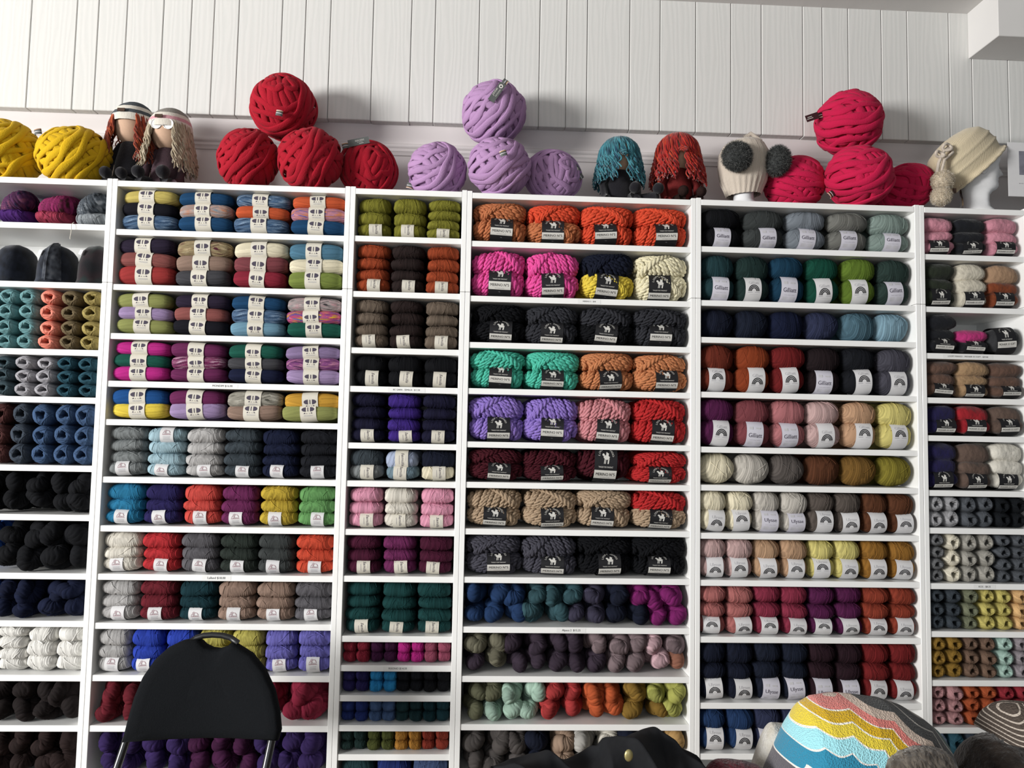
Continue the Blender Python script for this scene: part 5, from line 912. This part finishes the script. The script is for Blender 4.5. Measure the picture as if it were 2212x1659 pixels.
heap('mohair_cardigan', [(1895, 1668), (1915, 1632), (1945, 1618), (1985, 1612), (2020, 1618), (2045, 1630), (2058, 1650), (2066, 1668)], YT - .12, .10, knob('grey_brown_mohair', '#4d443c', '#8a8074', 120), 'grey brown marled mohair knit below the blanket', 'garment', nx=70, ny=40, folds=.006, seed=6, freq=40, bumps=.0008)
heap('brown_mohair_wrap', [(2085, 1668), (2098, 1625), (2108, 1605), (2140, 1590), (2180, 1582), (2230, 1580), (2280, 1600), (2310, 1668)], YT, .12, knob('dark_brown_mohair', '#231d1a', '#3b322c', 110), 'dark brown fuzzy wrap at the lower right edge', 'garment', nx=60, ny=40, folds=.008, seed=7, freq=26, bumps=.001)
def zebra():
    m, nt, bs = newmat('zebra_knit'); bs.inputs['Roughness'].default_value = .9; tc = nd(nt, 'ShaderNodeTexCoord'); at_ = nd(nt, 'ShaderNodeAttribute', attribute_name='strand'); mu = nd(nt, 'ShaderNodeMath', operation='FRACT'); m8 = nd(nt, 'ShaderNodeMath', operation='MULTIPLY'); m8.inputs[1].default_value = 52.0
    nt.links.new(at_.outputs['Fac'], m8.inputs[0]); nt.links.new(m8.outputs[0], mu.inputs[0]); rp = nd(nt, 'ShaderNodeValToRGB'); rp.color_ramp.interpolation = 'CONSTANT'; el = rp.color_ramp.elements; el[0].color = lin('#4a4039'); el[1].position = .74; el[1].color = lin('#b9aea2')
    nt.links.new(mu.outputs[0], rp.inputs[0]); nt.links.new(rp.outputs[0], bs.inputs['Base Color']); vo = nd(nt, 'ShaderNodeTexVoronoi'); vo.inputs['Scale'].default_value = 190; nt.links.new(tc.outputs['Object'], vo.inputs['Vector']); bump(nt, bs, vo.outputs['Distance'], .9, .003); return m
zq = lambda X, Y, Z, U, xs: np.clip((Z - TZ) * 2.2 + .13 * np.abs(np.sin((X - xs[0]) * 26 + 1.2)) + (X - xs[0]) * .5 - .1, 0, 1)
heap('striped_knit_hat', [(2138, 1600), (2142, 1585), (2152, 1560), (2165, 1535), (2178, 1522), (2195, 1516), (2225, 1518), (2255, 1530), (2280, 1560), (2295, 1600)], YT + .02, .085, zebra(), 'brown knit with wavy white stripes at the right edge', 'garment', z0=at(2180, 1606, YT - .03)[2], nx=120, ny=70, folds=.003, seed=8, uvq=zq, pw=.5)
heap('maroon_knit', [(1522, 1668), (1534, 1650), (1550, 1641), (1580, 1639), (1610, 1642), (1640, 1650), (1660, 1668)], YT - .02, .05, knob('maroon_wool', '#4d1420', '#6e2030'), 'maroon knit with cream scalloped edge between coat and blanket', 'garment', nx=50, ny=30, folds=.004, seed=9)
heap('black_coat', [(1060, 1668), (1105, 1644), (1150, 1640), (1185, 1636), (1205, 1648), (1225, 1652), (1270, 1640), (1302, 1622), (1306, 1600), (1330, 1594), (1352, 1594), (1372, 1584), (1398, 1582), (1424, 1590), (1432, 1600), (1460, 1600), (1478, 1618), (1505, 1632), (1522, 1646), (1532, 1668)], YT, .13, M['coat'], 'crumpled black coat in front of the fourth bookcase', 'coat', nx=170, ny=80, folds=.016, seed=10, freq=52, pw=.55)
bt = MB().ball((0, 0, 0), (.009, .004, .012), nu=8, nv=12).build('coat_button', plain('brass', '#a49a6a', .4, .5, metal=.6)); bt.parent = bpy.data.objects['black_coat']; q = at(1358, 1632, YT - .115); bt.location = q
# ------------------------------------------------------------------ light: daylight from the shop window on the left, soft sky, and an added fill lamp in front
def area(name, loc, target, sx, sy, power, col):
    l = bpy.data.lights.new(name, 'AREA'); l.shape = 'RECTANGLE'; l.size = sx; l.size_y = sy; l.energy = power; l.color = col; o = bpy.data.objects.new(name, l); COL.objects.link(o); o.location = loc
    o.rotation_euler = (Vector(target) - Vector(loc)).to_track_quat('-Z', 'Y').to_euler(); return o
area('window_daylight', (-6.2, -4.9, 2.25), (1.0, .1, 1.9), 2.8, 1.9, 1010, (1.0, .988, .965))
area('shop_front_daylight', (.6, -5.6, 1.9), (1.2, 0, 1.5), 4.5, 2.4, 50, (.93, .97, 1.0))  # weak fill lamp added behind the camera, not a window of the shop
w = bpy.data.worlds.new('World'); SC.world = w; w.use_nodes = True; bg = w.node_tree.nodes['Background']; bg.inputs[0].default_value = (.84, .93, 1.0, 1); bg.inputs[1].default_value = .12
vs = SC.view_settings; vs.view_transform = 'Standard'; vs.look = 'None'; vs.exposure = 0.0; vs.gamma = 1.0; vs.use_curve_mapping = False
SC.cycles.max_bounces = 6; SC.cycles.diffuse_bounces = 3; SC.cycles.glossy_bounces = 2; SC.cycles.transparent_max_bounces = 6; SC.cycles.caustics_reflective = False; SC.cycles.caustics_refractive = False
